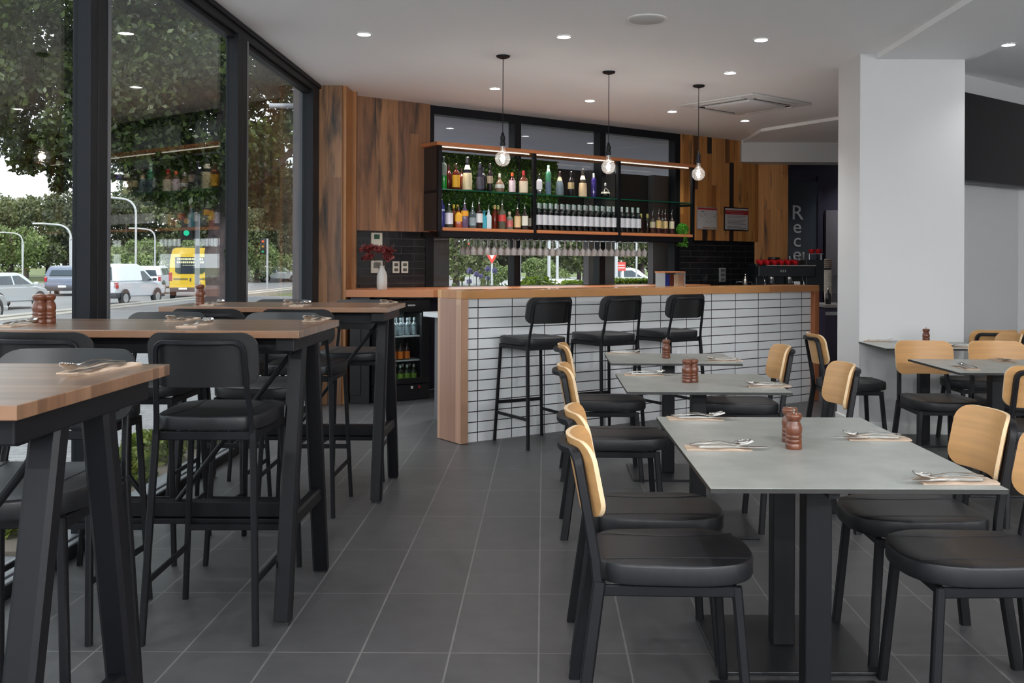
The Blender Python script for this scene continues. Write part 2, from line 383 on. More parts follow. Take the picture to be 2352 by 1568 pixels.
# angled back wall, left part: boards above, gloss black tiles below
def wallseg(name, s0, s1, t0, t1, z0, z1, m):
    bm = NB(); box(bm, s0, s1, t0, t1, z0, z1)
    return S(finish(bm, name, m, loc=BW0, rz=BWA, sm=0))
wallseg('wall_back_left', -0.86, 0.0, -0.06, 0.14, 1.63, CZ, MWL)
wallseg('wall_back_left_tiled', -0.86, 0.0, 0.0, 0.14, 0.0, 1.63, MTILEK)
wallseg('wall_back_right', 3.685, 5.20, -0.03, 0.14, 1.615, CZ, MWR)
wallseg('wall_back_right_tiled', 3.685, 5.20, 0.0, 0.14, 0.0, 1.615, MTILEK)
wallseg('wall_back_sill', 0.0, 3.685, 0.0, 0.14, 0.0, 1.02, MNAVY)
bm = NB(); box(bm, 2.84, 3.30, 13.42, 13.56, 0, 2.68); S(finish(bm, 'wall_timber_end', MWR, sm=0))
# back window: three bays from sill to ceiling
WN = S(thing('window_back', None, None, BW0, BWA))
def frame_piece(s0, s1, t0, t1, z0, z1, nm='frame', m=None, par=None):
    bm = NB(); box(bm, s0, s1, t0, t1, z0, z1, 0.004); return finish(bm, nm, m or MFRAME, par or WN, sm=0)
frame_piece(0, 3.685, -0.02, 0.10, 2.86, CZ); frame_piece(0, 3.685, -0.01, 0.10, 1.02, 1.065)
for s in (0.03, 1.151, 2.395, 3.64): frame_piece(s-0.045, s+0.045, -0.02, 0.10, 1.06, 2.87, 'mullion')
for s0, s1 in ((0.07, 1.11), (1.19, 2.35), (2.44, 3.60)):
    bm = NB(); box(bm, s0, s1, 0.04, 0.048, 1.06, 2.87); finish(bm, 'pane', MGLASS, WN, sm=0)
# left window wall, floor to ceiling
WX = -2.08
WL = S(thing('window_left', None, None, (0, 0, 0)))
def lp(x0, x1, y0, y1, z0, z1, nm='frame', m=None):
    bm = NB(); box(bm, x0, x1, y0, y1, z0, z1, 0.004); return finish(bm, nm, m or MFRAME, WL, sm=0)
lp(WX-0.13, WX, -6, 9.17, 2.865, CZ, 'head'); lp(WX-0.10, WX-0.03, -6, 9.17, 2.835, 2.866, 'head')
lp(WX-0.03, WX+0.018, -6, 9.17, 2.915, CZ, 'head')
MSILL = mat('sill_aluminium', (0.20, 0.21, 0.225), 0.3)  # sill top made paler to carry the sky's reflection
lp(WX-0.16, WX, -6, 9.17, 0.0, 0.055, 'sill', MFRAME); lp(WX-0.15, WX-0.045, -6, 9.17, 0.054, 0.068, 'sill', MSILL); lp(WX-0.035, WX-0.004, -6, 9.17, 0.054, 0.064, 'sill', MSILL)
for y0, y1 in ((-4.2, -3.98), (-2.0, -1.78), (0.18, 0.40), (2.32, 2.54), (4.55, 4.76), (6.74, 6.97)):
    m_ = lp(WX-0.085, WX, y0, y1, 0.05, 2.87, 'mullion')
    bm = NB(); box(bm, WX-0.001, WX+0.003, y1-0.035, y1-0.003, 0.06, 2.86); finish(bm, 'edge_strip', mat('strip_grey', (0.10, 0.105, 0.115), 0.3), m_, sm=0)
    bm = NB(); box(bm, WX-0.004, WX+0.002, (y0+y1)/2-0.032, (y0+y1)/2-0.026, 0.06, 2.86); finish(bm, 'joint', MRUB, m_, sm=0)
lp(WX-0.10, WX, 8.93, 9.17, 0.05, 2.87, 'mullion')
for y0, y1 in ((-6, -4.2), (-3.98, -2.0), (-1.78, 0.18), (0.40, 2.32), (2.54, 4.55), (4.76, 6.74), (6.97, 8.93)):
    bm = NB(); box(bm, WX-0.070, WX-0.062, y0, y1, 0.065, 2.85); finish(bm, 'pane', MGLASS, WL, sm=0)
# unseen glazing added behind the camera to let daylight onto the ceiling
WB = S(thing('window_behind_camera', None, None))
for x in (-2.1, -0.7, 0.75, 2.15):
    bm = NB(); box(bm, x-0.04, x+0.04, -5.98, -5.88, 0, CZ); finish(bm, 'mullion', MFRAME, WB, sm=0)
bm = NB(); box(bm, -2.1, 2.2, -5.94, -5.93, 0, CZ); finish(bm, 'pane', MGLASS, WB, sm=0)

# ================================================================ ceiling fittings
DL = [(836, 78), (1295, 84), (1748, 91), (2316, 102), (1137, 203), (1355, 231), (1677, 167), (1544, 256), (1711, 277)]
dlp = [at(u, v, CZ) for u, v in DL]
names = ['round recessed downlight left of the first pendant, over the window tables', 'round recessed downlight nearest the left of the ceiling speaker',
 'round recessed downlight right of the ceiling speaker', 'round recessed downlight past the dropped band, right of the white column',
 'small recessed downlight just left of the first pendant cord', 'small recessed downlight between the first and second pendant cords',
 'recessed downlight left of the white column, above the air conditioner panel', 'small recessed downlight just left of the third pendant cord',
 'small recessed downlight below the air conditioner panel']
MRIM = mat('lamp_rim', (0.75, 0.75, 0.75), 0.5)
def downlight(p, label=None, first=[None], watt=LAMP_W):
    if p.y > 8.3: watt = LAMP_W*2.6
    if p.x > 3.2 and 7 < p.y < 8: watt = LAMP_W*0.5
    if first[0] is None:
        t = thing('downlight', label, 'ceiling light', p, 0, 'recessed ceiling downlights')
        bm = NB(); R = lathe(bm, [(0.047, -0.001), (0.055, -0.001), (0.058, -0.004), (0.048, -0.006), (0.047, -0.001)], 24, cap=False); finish(bm, 'rim', MRIM, t)
        bm = NB(); disc(bm, (0, 0, -0.004), 0.046, 24, th=0.003); finish(bm, 'lens', MLAMP, t)
        first[0] = t
    else: t = dup(first[0], p, 0, label)
    l = bpy.data.lights.new('downlight_beam', 'SPOT'); l.energy = watt; l.spot_size = math.radians(115); l.spot_blend = 1.0
    l.shadow_soft_size = 0.045; l.color = (0.985, 0.985, 1.0)
    lo = bpy.data.objects.new('downlight_beam', l); COL.objects.link(lo); lo.location = (p[0], p[1], p[2]-0.015)
    return t
for p, nmx in zip(dlp, names): downlight(p, nmx)
for i, (x, y) in enumerate([(-1.3, 4.6), (0.15, 4.6), (1.6, 4.6), (-1.3, 2.1), (0.15, 2.1), (1.6, 2.1), (4.1, 4.6), (4.1, 2.1), (-1.3, -0.4), (0.15, -0.4), (1.6, -0.4), (0.2, -3), (4.6, 13.95), (4.3, 10.2), (3.2, 6.2), (5.4, 6.0)]):  # grid continued out of view; the reception one is added to light its letters
    downlight(Vector((x, y, CZ if not 2.57 < x < 3.33 else CZ-0.04)), 'recessed ceiling downlight beyond the edge of the picture')
t = thing('ceiling_speaker', 'flat round white speaker grille set in the ceiling', 'speaker', at(1485, 43, CZ))
bm = NB(); lathe(bm, [(0.135, 0.0), (0.135, -0.006), (0.125, -0.010), (0.12, -0.010)], 40, cap=True); finish(bm, 'bezel', MWHITEP, t)
bm = NB(); lathe(bm, [(0.118, -0.010), (0.110, -0.013)], 40); finish(bm, 'grille', noisy('grille_white', (0.5, 0.5, 0.5, 1), (0.66, 0.66, 0.66, 1), 300, 0.7), t)
# cassette air conditioner
p = at(1711, 238, CZ)
t = thing('cassette_air_conditioner', 'square white ceiling cassette air conditioner with dark louvre slots', 'air conditioner', p, math.radians(40))
MACW = mat('aircon_white', (0.70, 0.70, 0.70), 0.5)
bm = NB(); box(bm, -0.475, 0.475, -0.475, 0.475, -0.022, 0.0, 0.012)
finish(bm, 'surround', MACW, t)
bm = NB(); box(bm, -0.29, 0.29, -0.29, 0.29, -0.045, -0.020, 0.02); finish(bm, 'centre_panel', MACW, t)
for k in range(4):
    bm = NB(); box(bm, -0.29, 0.29, 0.325, 0.372, -0.026, -0.021, M=Matrix.Rotation(k*PI/2, 4, 'Z')); finish(bm, 'slot', mat('slot_black', (0.02, 0.02, 0.02), 0.7), t)
    bm = NB(); box(bm, -0.30, 0.30, 0.375, 0.43, -0.034, -0.021, 0.008, M=Matrix.Rotation(k*PI/2, 4, 'Z')); finish(bm, 'louvre', MACW, t)
# pendants with globe bulbs
pend = [(1155.5, 128), (1398.5, 164.5), (1605, 196)]
lab = ['bare globe bulb pendant hanging leftmost of the three over the bar', 'bare globe bulb pendant hanging in the middle of the three over the bar', 'bare globe bulb pendant hanging rightmost of the three, near the notices']
p0 = None
MBULB = glassy('bulb_glass', (0.95, 0.94, 0.92), 2.5, 0.02, haze=0.03)
PEN_W = 2.2
PP = [at(u, v, CZ) for u, v in pend] + [Vector((x, y, CZ)) for x, y in ((-1.0, -0.6), (1.2, -0.6), (3.6, -0.6), (5.6, -0.8), (0.0, -3.4), (3.0, -3.4), (5.8, -3.4))]
lab += ['bare globe bulb pendant in the part of the room behind the camera']*7  # unseen pendants added behind the camera to brighten the ceiling
for p, lb in zip(PP, lab):
    if p0 is None:
        t = p0 = thing('pendant_lamp', lb, 'pendant light', p, 0, 'globe pendants over the bar')
        bm = NB(); lathe(bm, [(0.006, -0.028), (0.05, -0.014), (0.055, -0.004), (0.055, 0.0)], 28); finish(bm, 'ceiling_rose', MB, t)
        bm = NB(); rod(bm, (0, 0, -0.62), (0, 0, -0.02), 0.006, 8); finish(bm, 'cord', MB, t)
        bm = NB(); lathe(bm, [(0.004, -0.60), (0.012, -0.615), (0.014, -0.632), (0.020, -0.636), (0.020, -0.665), (0.017, -0.668), (0.017, -0.676), (0.022, -0.680), (0.022, -0.705), (0.019, -0.712)], 20); finish(bm, 'socket', MB, t)
        prof = [(0.017, -0.706), (0.018, -0.735), (0.024, -0.750)]
        c, r = -0.812, 0.062
        for k in range(3, 17):
            a = PI*0.5 - (k*PI/17)*1.0
            prof.append((max(0.002, r*math.cos(a)), c + r*math.sin(a)))
        bm = NB(); lathe(bm, prof, 28); finish(bm, 'bulb', MBULB, t, sm=60)
        bm = NB(); pts = [(0.013*math.cos(a*0.8), 0.013*math.sin(a*0.8), -0.770-0.0030*a) for a in range(0, 27)]
        tube(bm, pts, 0.0040, 0.0040, 6)
        fil = finish(bm, 'filament', MFIL, t)
        bm = NB(); rod(bm, (0, 0, -0.765), (0, 0, -0.71), 0.007, 8); finish(bm, 'stem', MCHROME, t)
    else: t = dup(p0, p, 0, lb)
    l = bpy.data.lights.new('pendant_glow', 'POINT'); l.energy = PEN_W if p.y > 1 else 120.0; l.color = (1, 0.93, 0.86) if p.y > 1 else (0.93, 0.96, 1.0); l.shadow_soft_size = 0.02
    lo = bpy.data.objects.new('pendant_glow', l); COL.objects.link(lo); lo.location = p + Vector((0, 0, -0.812))

# ================================================================ bar counter
C0 = at(1058, 1021.5, 0); CA = math.radians(36.3); CE = Vector((math.cos(CA), math.sin(CA), 0)); CN = Vector((-math.sin(CA), math.cos(CA), 0))
CL, CD, CHT = 4.035, 0.336, 1.115
def ct(s, t=0, z=0): return C0 + CE*s + CN*t + Vector((0, 0, z))
t = thing('bar_counter', 'long bar counter with white stacked tiles and a timber top and ends', 'bar counter', C0, CA)
bm = NB(); box(bm, 0, CL, 0, CD, CHT-0.062, CHT, 0.002); finish(bm, 'counter_top', MBARTOP, t, sm=0)
bm = NB(); box(bm, 0, 0.062, 0, CD, 0.004, CHT-0.0625, 0.002); finish(bm, 'end_panel', MBAREND, t, sm=0)
MBE2 = wood('bar_end_red', [(0, srgb(160, 96, 60)), (1, srgb(176, 110, 70))], across='Y', along='Z', w=0.2, grain=0.2, gap=0)
bm = NB(); box(bm, CL-0.062, CL, 0, CD, 0.004, CHT-0.0625, 0.002); finish(bm, 'end_panel', MBE2, t, sm=0)
bm = NB(); box(bm, 0.063, CL-0.063, 0.05, CD-0.02, 0, CHT-0.063); finish(bm, 'tiled_front', MTILEW, t, sm=0)
# stainless work bench behind the bar
t = thing('work_bench', 'grey under bench with pale top behind the bar end', 'bench', ct(0, 0), CA)
bm = NB(); box(bm, 0.34, CL-0.2, 0.36, 1.16, 0.865, 0.905, 0.002); finish(bm, 'bench_top', mat('pale_stone', (0.62, 0.63, 0.64), 0.25), t, sm=0)
bm = NB(); box(bm, 0.44, CL-0.25, 0.42, 1.14, 0.0, 0.863); finish(bm, 'carcass', MGREYP, t, sm=0)
# ---- timber ledge along the back wall, with fridge and dark cupboards under it
pts = [(-1.83, 9.17), (-1.02, 9.17), tuple(bw(3.60, -0.62)[:2]), tuple(bw(3.60, -0.03)[:2]), tuple(bw(-0.80, -0.005)[:2])]
bm = NB(); prism(bm, pts, 0.995, 1.062); o = finish(bm, 'back_ledge', MREDWOOD, sm=0); tag(o, 'red-brown timber ledge running under the back window and black tiles', 'ledge')
t = thing('bar_fridge', 'black glass door bar fridge stocked with bottles under the timber ledge', 'fridge', (-1.585, 9.245, 0), BWA)
MFR = mat('fridge_black', (0.012, 0.012, 0.014), 0.3)
MFI = mat('fridge_inside', (0.10, 0.12, 0.13), 0.5)
bm = NB(); box(bm, 0, 0.60, 0.03, 0.05, 0.0, 0.12); box(bm, 0, 0.04, 0.03, 0.46, 0.12, 0.93); box(bm, 0.56, 0.60, 0.03, 0.46, 0.12, 0.93); box(bm, 0, 0.6, 0.42, 0.46, 0.0, 0.93); box(bm, 0, 0.6, 0.03, 0.46, 0.08, 0.16); box(bm, 0, 0.6, 0.03, 0.46, 0.86, 0.95)
finish(bm, 'cabinet', MFR, t, sm=0)
bm = NB(); box(bm, 0.045, 0.555, 0.405, 0.415, 0.17, 0.855); finish(bm, 'lining', MFI, t, sm=0)
bm = NB(); box(bm, 0.0, 0.085, -0.01, 0.028, 0.16, 0.955); box(bm, 0.515, 0.60, -0.01, 0.028, 0.16, 0.955); box(bm, 0.085, 0.515, -0.01, 0.028, 0.16, 0.21); box(bm, 0.085, 0.515, -0.01, 0.028, 0.845, 0.955)
dr = finish(bm, 'door', MFR, t, sm=0)
bm = NB(); box(bm, 0.08, 0.52, 0.004, 0.010, 0.205, 0.85); finish(bm, 'door_glass', MGLASS, dr, sm=0)
bm = NB(); box(bm, 0.36, 0.44, -0.013, -0.009, 0.90, 0.915); finish(bm, 'badge', MWHITEP, dr, sm=0)
bm = NB(); box(bm, 0.0, 0.60, -0.005, 0.03, 0.005, 0.15); kp = finish(bm, 'kick_panel', MFR, t, sm=0)
for x, m_ in ((0.40, MWHITEP), (0.48, mat('red_switch', (0.35, 0.02, 0.02), 0.4))):
    bm = NB(); box(bm, x, x+0.022, -0.009, -0.004, 0.11, 0.135); finish(bm, 'switch', m_, kp, sm=0)
for z in (0.37, 0.60):
    bm = NB(); box(bm, 0.05, 0.55, 0.04, 0.40, z, z+0.012); finish(bm, 'shelf', mat('wire_shelf', (0.55, 0.58, 0.6), 0.3), t, sm=0)
FR = t
l = bpy.data.lights.new('fridge_light', 'AREA'); l.energy = 1.2; l.size = 0.4; l.size_y = 0.02; l.shape = 'RECTANGLE'; l.color = (0.9, 0.96, 1)
lo = bpy.data.objects.new('fridge_light', l); COL.objects.link(lo)
lo.matrix_world = Matrix.Translation(Vector((-1.585, 9.245, 0))) @ Matrix.Rotation(BWA, 4, 'Z') @ Matrix.Translation((0.3, 0.06, 0.83))
bm = NB(); box(bm, -1.80, -1.62, 9.24, 9.5, 0, 0.99, 0.003); box(bm, -1.802, -1.70, 9.225, 9.245, 0.08, 0.96, 0.003)
tag(finish(bm, 'base_cupboard', MFR, sm=0), 'narrow black cupboard between the timber column and the bar fridge', 'cupboard')
# right-hand stone bench and station by the doorway
pts = [tuple(bw(3.62, -0.62)[:2]), tuple(bw(4.9, -0.62)[:2]), (3.32, 12.75), (3.32, 13.40), (2.86, 13.40), tuple(bw(3.62, -0.005)[:2])]
bm = NB(); prism(bm, pts, 0.88, 0.915); finish(bm, 'x', mat('dark_stone', (0.03, 0.03, 0.035), 0.25), sm=0)
o = bpy.data.objects[-1] if False else [q for q in bpy.data.objects if q.name.startswith('x')][0]; o.name = 'coffee_bench'; tag(o, 'dark stone bench below the black tiles and coffee machine', 'bench')
bm = NB(); prism(bm, [(a+0.0, b+0.0) for a, b in pts], 0.0, 0.879); finish(bm, 'carcass', MFR, o, sm=0)
ST = thing('service_station', 'dark station cabinet with a grey top between the bar and the white column', 'cabinet', (2.86, 10.07, 0))
bm = NB(); box(bm, 0, 0.75, 0, 0.6, 0.0, 0.875); finish(bm, 'carcass', MNAVY, ST, sm=0)
bm = NB(); box(bm, -0.01, 0.76, -0.02, 0.62, 0.876, 0.905, 0.002); finish(bm, 'worktop', mat('grey_top', (0.2, 0.19, 0.18), 0.4), ST, sm=0)
bm = NB(); box(bm, 0.0, 0.30, -0.012, 0.0, 0.80, 0.835); finish(bm, 'drawer_pull', mat('steel_dull', (0.35, 0.36, 0.38), 0.4, 0.8), ST, sm=0)
# ================================================================ seating
def arc_corner(p, a, b, r, n=5):
    """round the corner at p between directions towards a and b"""
    p, a, b = Vector(p), Vector(a), Vector(b)
    da = (a-p).normalized()*r; db = (b-p).normalized()*r
    out = []
    for i in range(n+1):
        t = i/n; out.append((p+da)*(1-t)**2 + p*2*t*(1-t) + (p+db)*t*t)
    return out
def seat_mesh(name, parent, zt, th, m, hr=0.185, hf=0.215, y0=-0.195, y1=0.262):
    bm = NB(); N = 56; yc = (y0+y1)/2; hy = (y1-y0)/2
    def pt(a, k, z):
        c, s = math.cos(a), math.sin(a)
        n = 2.7 if s > 0 else 5.5
        yy = math.copysign(abs(s)**(2/n), s); xx = math.copysign(abs(c)**(2/n), c)
        y = yc + yy*hy*k; f = (y-y0)/(y1-y0); hw = hr + (hf-hr)*min(1, max(0, f))
        x = xx*hw*k
        zz = z + (0.010*(abs(x)/hf)**2 - 0.004*math.sin(f*PI)) * (1 if z > zt-th*0.5 else 0)
        return (x, y, zz)
    lay = [(0.94, zt-th), (0.985, zt-th+0.002), (1.0, zt-th+0.009), (1.0, zt-0.009), (0.992, zt-0.003), (0.965, zt), (0.75, zt+0.002), (0.45, zt+0.003), (0.15, zt+0.003)]
    ring_loft(bm, [[pt(2*PI*i/N, k, z) for i in range(N)] for k, z in lay])
    o = finish(bm, name, m, parent, sm=50)
    for sx in (-1, 1):
        bm = NB(); P = []
        for i in range(13):
            y = y0+0.02+(y1-y0-0.05)*i/12; f = (y-y0)/(y1-y0)
            x = sx*(0.135 - 0.02*math.sin(f*PI))
            P.append((x, y, zt+0.0035+0.010*(x/hf)**2-0.004*math.sin(f*PI)))
        tube(bm, P, 0.003, 0.0025, 5)
        finish(bm, 'seam', m, o)
    return o
def back_panel(name, parent, zb, zt, hw, y0, lean, bowl, th, m, r=0.06, edge=None):
    """bent ply panel: rounded rectangle bowed round the sitter's back"""
    bm = NB(); zc = (zb+zt)/2; hz = (zt-zb)/2; nx = 26; nz = 8
    xs = [hw*math.sin((i/nx-0.5)*PI) for i in range(nx+1)]
    def P(x, t, side):
        ax = abs(x); e = hz
        if ax > hw-r: e = hz - r + math.sqrt(max(0.0, r*r-(ax-(hw-r))**2))
        z = zc + e*t
        y = y0 - (z-zb)*lean + bowl*(x/hw)**2 + (0 if side else th)
        return (x, y, z)
    rings = []
    F_ = [[bm.verts.new(P(x, -1+2*j/nz, 0)) for j in range(nz+1)] for x in xs]
    B_ = [[bm.verts.new(P(x, -1+2*j/nz, 1)) for j in range(nz+1)] for x in xs]
    for i in range(nx):
        for j in range(nz):
            bm.faces.new((F_[i][j], F_[i+1][j], F_[i+1][j+1], F_[i][j+1])).material_index = 0
            bm.faces.new((B_[i][j], B_[i][j+1], B_[i+1][j+1], B_[i+1][j])).material_index = 0
        bm.faces.new((F_[i][0], B_[i][0], B_[i+1][0], F_[i+1][0])).material_index = 1 if edge else 0
        bm.faces.new((F_[i][nz], F_[i+1][nz], B_[i+1][nz], B_[i][nz])).material_index = 1 if edge else 0
    for j in range(nz):
        bm.faces.new((F_[0][j], F_[0][j+1], B_[0][j+1], B_[0][j])).material_index = 1 if edge else 0
        bm.faces.new((F_[nx][j], B_[nx][j], B_[nx][j+1], F_[nx][j+1])).material_index = 1 if edge else 0
    return finish(bm, name, [m, edge] if edge else m, parent, sm=50)
def make_chair(kind):
    st = kind == 'stool'
    if st:
        t = thing('bar_stool', '-', 'bar stool'); zs, zb, zt, lw = 0.775, 0.885, 1.075, 0.021
        th = 0.048; fx, rx = 0.205, 0.195; hwb = 0.19
    else:
        t = thing('dining_chair', '-', 'chair'); zs, zb, zt, lw = 0.475, 0.60, 0.815, 0.029
        th = 0.055; fx, rx = 0.205, 0.20; hwb = 0.19
    zf = zs-th-0.004
    seat_mesh('seat', t, zs, th, MLEATHER)
    y0b = -0.245; lean = 0.20; bowl = 0.062 if not st else 0.05
    back_panel('backrest', t, zb, zt, hwb, y0b, lean, bowl, 0.013, MBLKWOOD if st else MPLY, 0.055, None if st else MPLYEDGE)
    # seat frame: flat rail round under the cushion
    bm = NB()
    L = [(-0.168, -0.185, zf-0.014), (-0.178, 0.185, zf-0.014), (0.178, 0.185, zf-0.014), (0.168, -0.185, zf-0.014)]
    for a, b in ((0, 1), (1, 2), (2, 3), (3, 0)): tube(bm, [L[a], L[b]], 0.016, 0.030)
    finish(bm, 'seat_frame', MB, t)
    for sx in (-1, 1):
        bm = NB(); tube(bm, [(sx*0.172, 0.19, zf-0.002), (sx*fx, 0.222, 0)], lw, lw*0.95, up=(0, 1, 0)); finish(bm, 'leg', MB, t)
        bm = NB(); tube(bm, [(sx*0.168, -0.195, zf+0.01), (sx*rx, -0.252, 0)], lw, lw*1.25, up=(0, 1, 0)); finish(bm, 'leg', MB, t)
    # hoop: uprights from the seat and a round-cornered top behind the panel
    def yb(x, z): return y0b - (z-zb)*lean + bowl*(x/hwb)**2 - 0.0165
    bx = 0.150; ztop = zt-0.032
    up = []
    A = Vector((-0.168, -0.197, zf-0.03)); K = Vector((-bx-0.006, yb(bx, zb)-0.003, zb))
    T = Vector((-bx, yb(bx, ztop), ztop))
    path = [A, A*0.55+K*0.45+Vector((0, 0.004, 0)), K]
    path += arc_corner(T, K, (0, yb(0, ztop), ztop), 0.040, 5)
    for i in range(1, 8):
        x = -0.108 + 0.216*i/8; path.append(Vector((x, yb(x, ztop), ztop)))
    T2 = Vector((bx, T.y, T.z)); K2 = Vector((-K.x, K.y, K.z)); A2 = Vector((-A.x, A.y, A.z))
    path += arc_corner(T2, (0, yb(0, ztop), ztop), K2, 0.040, 5)
    path += [K2, A2*0.55+K2*0.45+Vector((0, 0.004, 0)), A2]
    bm = NB(); tube(bm, path, lw*0.80 if not st else 0.017, lw*1.0 if not st else 0.017, up=(0, 1, 0.0001)); finish(bm, 'back_frame', MB, t)
    if st:
        def lg(front, z, sx):
            top = Vector((sx*0.172, 0.19, zf)) if front else Vector((sx*0.168, -0.195, zf)); bot = Vector((sx*fx, 0.222, 0)) if front else Vector((sx*rx, -0.252, 0))
            return top + (bot-top)*((zf-z)/zf)
        for sx in (-1, 1):
            bm = NB(); tube(bm, [lg(True, 0.21, sx), lg(False, 0.21, sx)], 0.012, 0.022); finish(bm, 'rung', MB, t)
        bm = NB(); tube(bm, [lg(True, 0.285, -1), lg(True, 0.285, 1)], 0.012, 0.025); finish(bm, 'footrest', MB, t)
    return t
def place(first, proto, loc, rz, label, group, flag={}):
    if not flag.get(first):
        flag[first] = 1; proto.location = loc; proto.rotation_euler = (0, 0, rz); proto['label'] = label; proto['group'] = group; return proto
    return dup(proto, loc, rz, label, group)
STOOL = make_chair('stool'); CHAIR = make_chair('chair')
ST_ = [ # x, y, facing (0 = away from camera), label, group
 (-1.185, 3.66, 0.02, 'black bar stool with its back to the camera in the left centre foreground', 1),
 (-1.745, 3.66, -0.02, 'black bar stool left of the foreground one, partly hidden by the nearest table', 1),
 (-1.30, 2.50, PI+0.03, 'black bar stool on the far side of the nearest window table', 1),
 (-1.25, 4.52, PI-0.03, 'black bar stool behind the middle window table, right of two', 1),
 (-1.80, 4.52, PI, 'black bar stool behind the middle window table, left of two', 1),
 (-1.74, 5.36, 0, 'black bar stool before the farthest window table, left of two', 1),
 (-1.28, 5.36, 0.02, 'black bar stool before the farthest window table, right of two', 1),
 (-1.68, 6.18, PI, 'black bar stool behind the farthest window table, near the glass', 1),
 (-1.165, 6.18, PI, 'black bar stool behind the farthest window table, before the timber column', 1),
]
for x, y, rz, lb, g in ST_: place('stool', STOOL, (x, y, 0), rz, lb, 'black bar stools at the high window tables')
k0 = Vector((-0.07, 7.29, 0))
for k, lb in enumerate(('black bar stool at the tiled counter, leftmost of the three', 'black bar stool at the tiled counter, in the middle of the three', 'black bar stool at the tiled counter, rightmost of the three')):
    place('stool', STOOL, k0 + CE*(0.675*k), CA-math.radians(5), lb, 'black bar stools at the tiled bar counter')
R_, L_ = -PI/2, PI/2       # facing +x, facing -x
CH = [
 (0.355, 2.955, R_, 'oak-backed chair nearest the camera, on the left of the front grey table', 'front'),
 (0.36, 3.455, R_, 'oak-backed chair second from the camera, on the left of the front grey table', 'front'),
 (0.355, 4.93, R_, 'oak-backed chair on the left of the middle grey table', 'middle'),
 (0.375, 6.19, R_, 'oak-backed chair on the left of the far grey table, against the tiled bar', 'far'),
 (1.30, 3.44, L_, 'oak-backed chair with full back showing, right of the front grey table', 'front'),
 (1.305, 2.955, L_, 'oak-backed chair cut by the right edge, nearest right of the front grey table', 'front'),
 (1.29, 5.05, L_, 'oak-backed chair turned from the camera, on the right of the middle grey table', 'middle'),
 (1.235, 6.13, L_, 'oak-backed chair on the right of the far grey table, before the tiles', 'far'),
 (2.21, 7.22, R_, 'oak-backed chair with its back frame showing, left of the white column', 'column'),
 (2.50, 6.31, PI, 'oak-backed chair facing the camera behind the right hand table, left of two', 'right'),
 (2.98, 6.31, PI, 'oak-backed chair facing the camera behind the right hand table, right of two', 'right'),
 (2.52, 5.22, 0, 'oak-backed chair at the right edge turned back to camera, near side of right table', 'right'),
 (3.22, 7.33, L_, 'oak-backed chair on the right of the small table against the white column', 'column'),
 (3.50, 7.92, 0.0, 'oak-backed chair back seen behind the white column table, by the right wall', 'wall'),
 (3.92, 8.02, 0.0, 'oak-backed chair back at the right edge by the right wall', 'wall')]
GR = {'front': 'chairs round the front grey table', 'middle': 'chairs at the middle grey table', 'far': 'chairs at the far grey table', 'column': 'chairs at the column table', 'right': 'chairs round the right hand table', 'wall': 'chairs by the right wall'}
for x, y, rz, lb, g in CH: place('chair', CHAIR, (x, y, 0), rz, lb, GR[g])

# ================================================================ tables
def high_table(cx, cy, label, proto=[None]):
    if proto[0]: return dup(proto[0], (cx, cy, 0), 0, label)
    t = thing('high_table', label, 'high table', (cx, cy, 0), 0, 'high timber tables along the window'); proto[0] = t
    LX, WY, Z = 1.25, 0.70, 1.07; ex = LX/2-0.065
    bm = NB(); box(bm, -LX/2, LX/2, -WY/2, WY/2, Z-0.027, Z, 0.002); finish(bm, 'tabletop', MTABLE, t, sm=0)
    for sx in (-1, 1):
        for sy in (-1, 1):
            bm = NB(); tube(bm, [(sx*ex, sy*0.105, Z-0.075), (sx*ex, sy*0.31, 0.012)], 0.052, 0.062, up=(1, 0, 0))
            lg = finish(bm, 'leg', MB, t)
            bm = NB(); box(bm, sx*ex-0.024, sx*ex+0.024, sy*0.31-0.022, sy*0.31+0.022, 0.0, 0.014); finish(bm, 'foot', MRUB, lg, sm=0)
        bm = NB(); box(bm, sx*ex-0.035, sx*ex+0.035, -0.30, 0.30, Z-0.080, Z-0.029, 0.004); finish(bm, 'end_beam', MB, t, sm=0)
        bm = NB(); tube(bm, [(sx*ex, -0.25, 0.35), (sx*ex, 0.25, 0.35)], 0.045, 0.055); finish(bm, 'cross_rail', MB, t)
        bm = NB(); rod(bm, (sx*(ex-0.03), 0, Z-0.085), (sx*0.06, 0, 0.375), 0.02, 10); finish(bm, 'brace', MB, t)
    for sy in (-0.20, 0.20):
        bm = NB(); box(bm, -ex, ex, sy-0.02, sy+0.02, Z-0.095, Z-0.029, 0.003); finish(bm, 'side_beam', MB, t, sm=0)
    bm = NB(); box(bm, -ex+0.02, ex-0.02, -0.03, 0.03, 0.315, 0.375, 0.004); box(bm, -ex+0.02, ex-0.02, -0.04, 0.04, 0.290, 0.312, 0.003); finish(bm, 'stretcher', MB, t, sm=0)
    return t
high_table(-1.532, 2.06, 'timber topped high table nearest the camera at the left edge')
high_table(-1.505, 3.925, 'timber topped high table in the middle of the three by the window')
high_table(-1.475, 5.76, 'timber topped high table farthest from the camera, by the timber column')
def pedestal(t, x, y, z, base=0.26):
    bm = NB(); box(bm, x-0.0375, x+0.0375, y-0.0375, y+0.0375, 0.011, z-0.02, 0.004); finish(bm, 'column', MB, t, sm=0)
    bm = NB(); box(bm, x-base, x+base, y-base, y+base, 0.0, 0.012, 0.003); finish(bm, 'base_plate', mat('base_plate', (0.010, 0.011, 0.0135), 0.38), t, sm=0)
    bm = NB(); box(bm, x-0.20, x+0.20, y-0.015, y+0.015, z-0.034, z-0.014); box(bm, x-0.015, x+0.015, y-0.18, y+0.18, z-0.034, z-0.014); finish(bm, 'top_bracket', MB, t, sm=0)
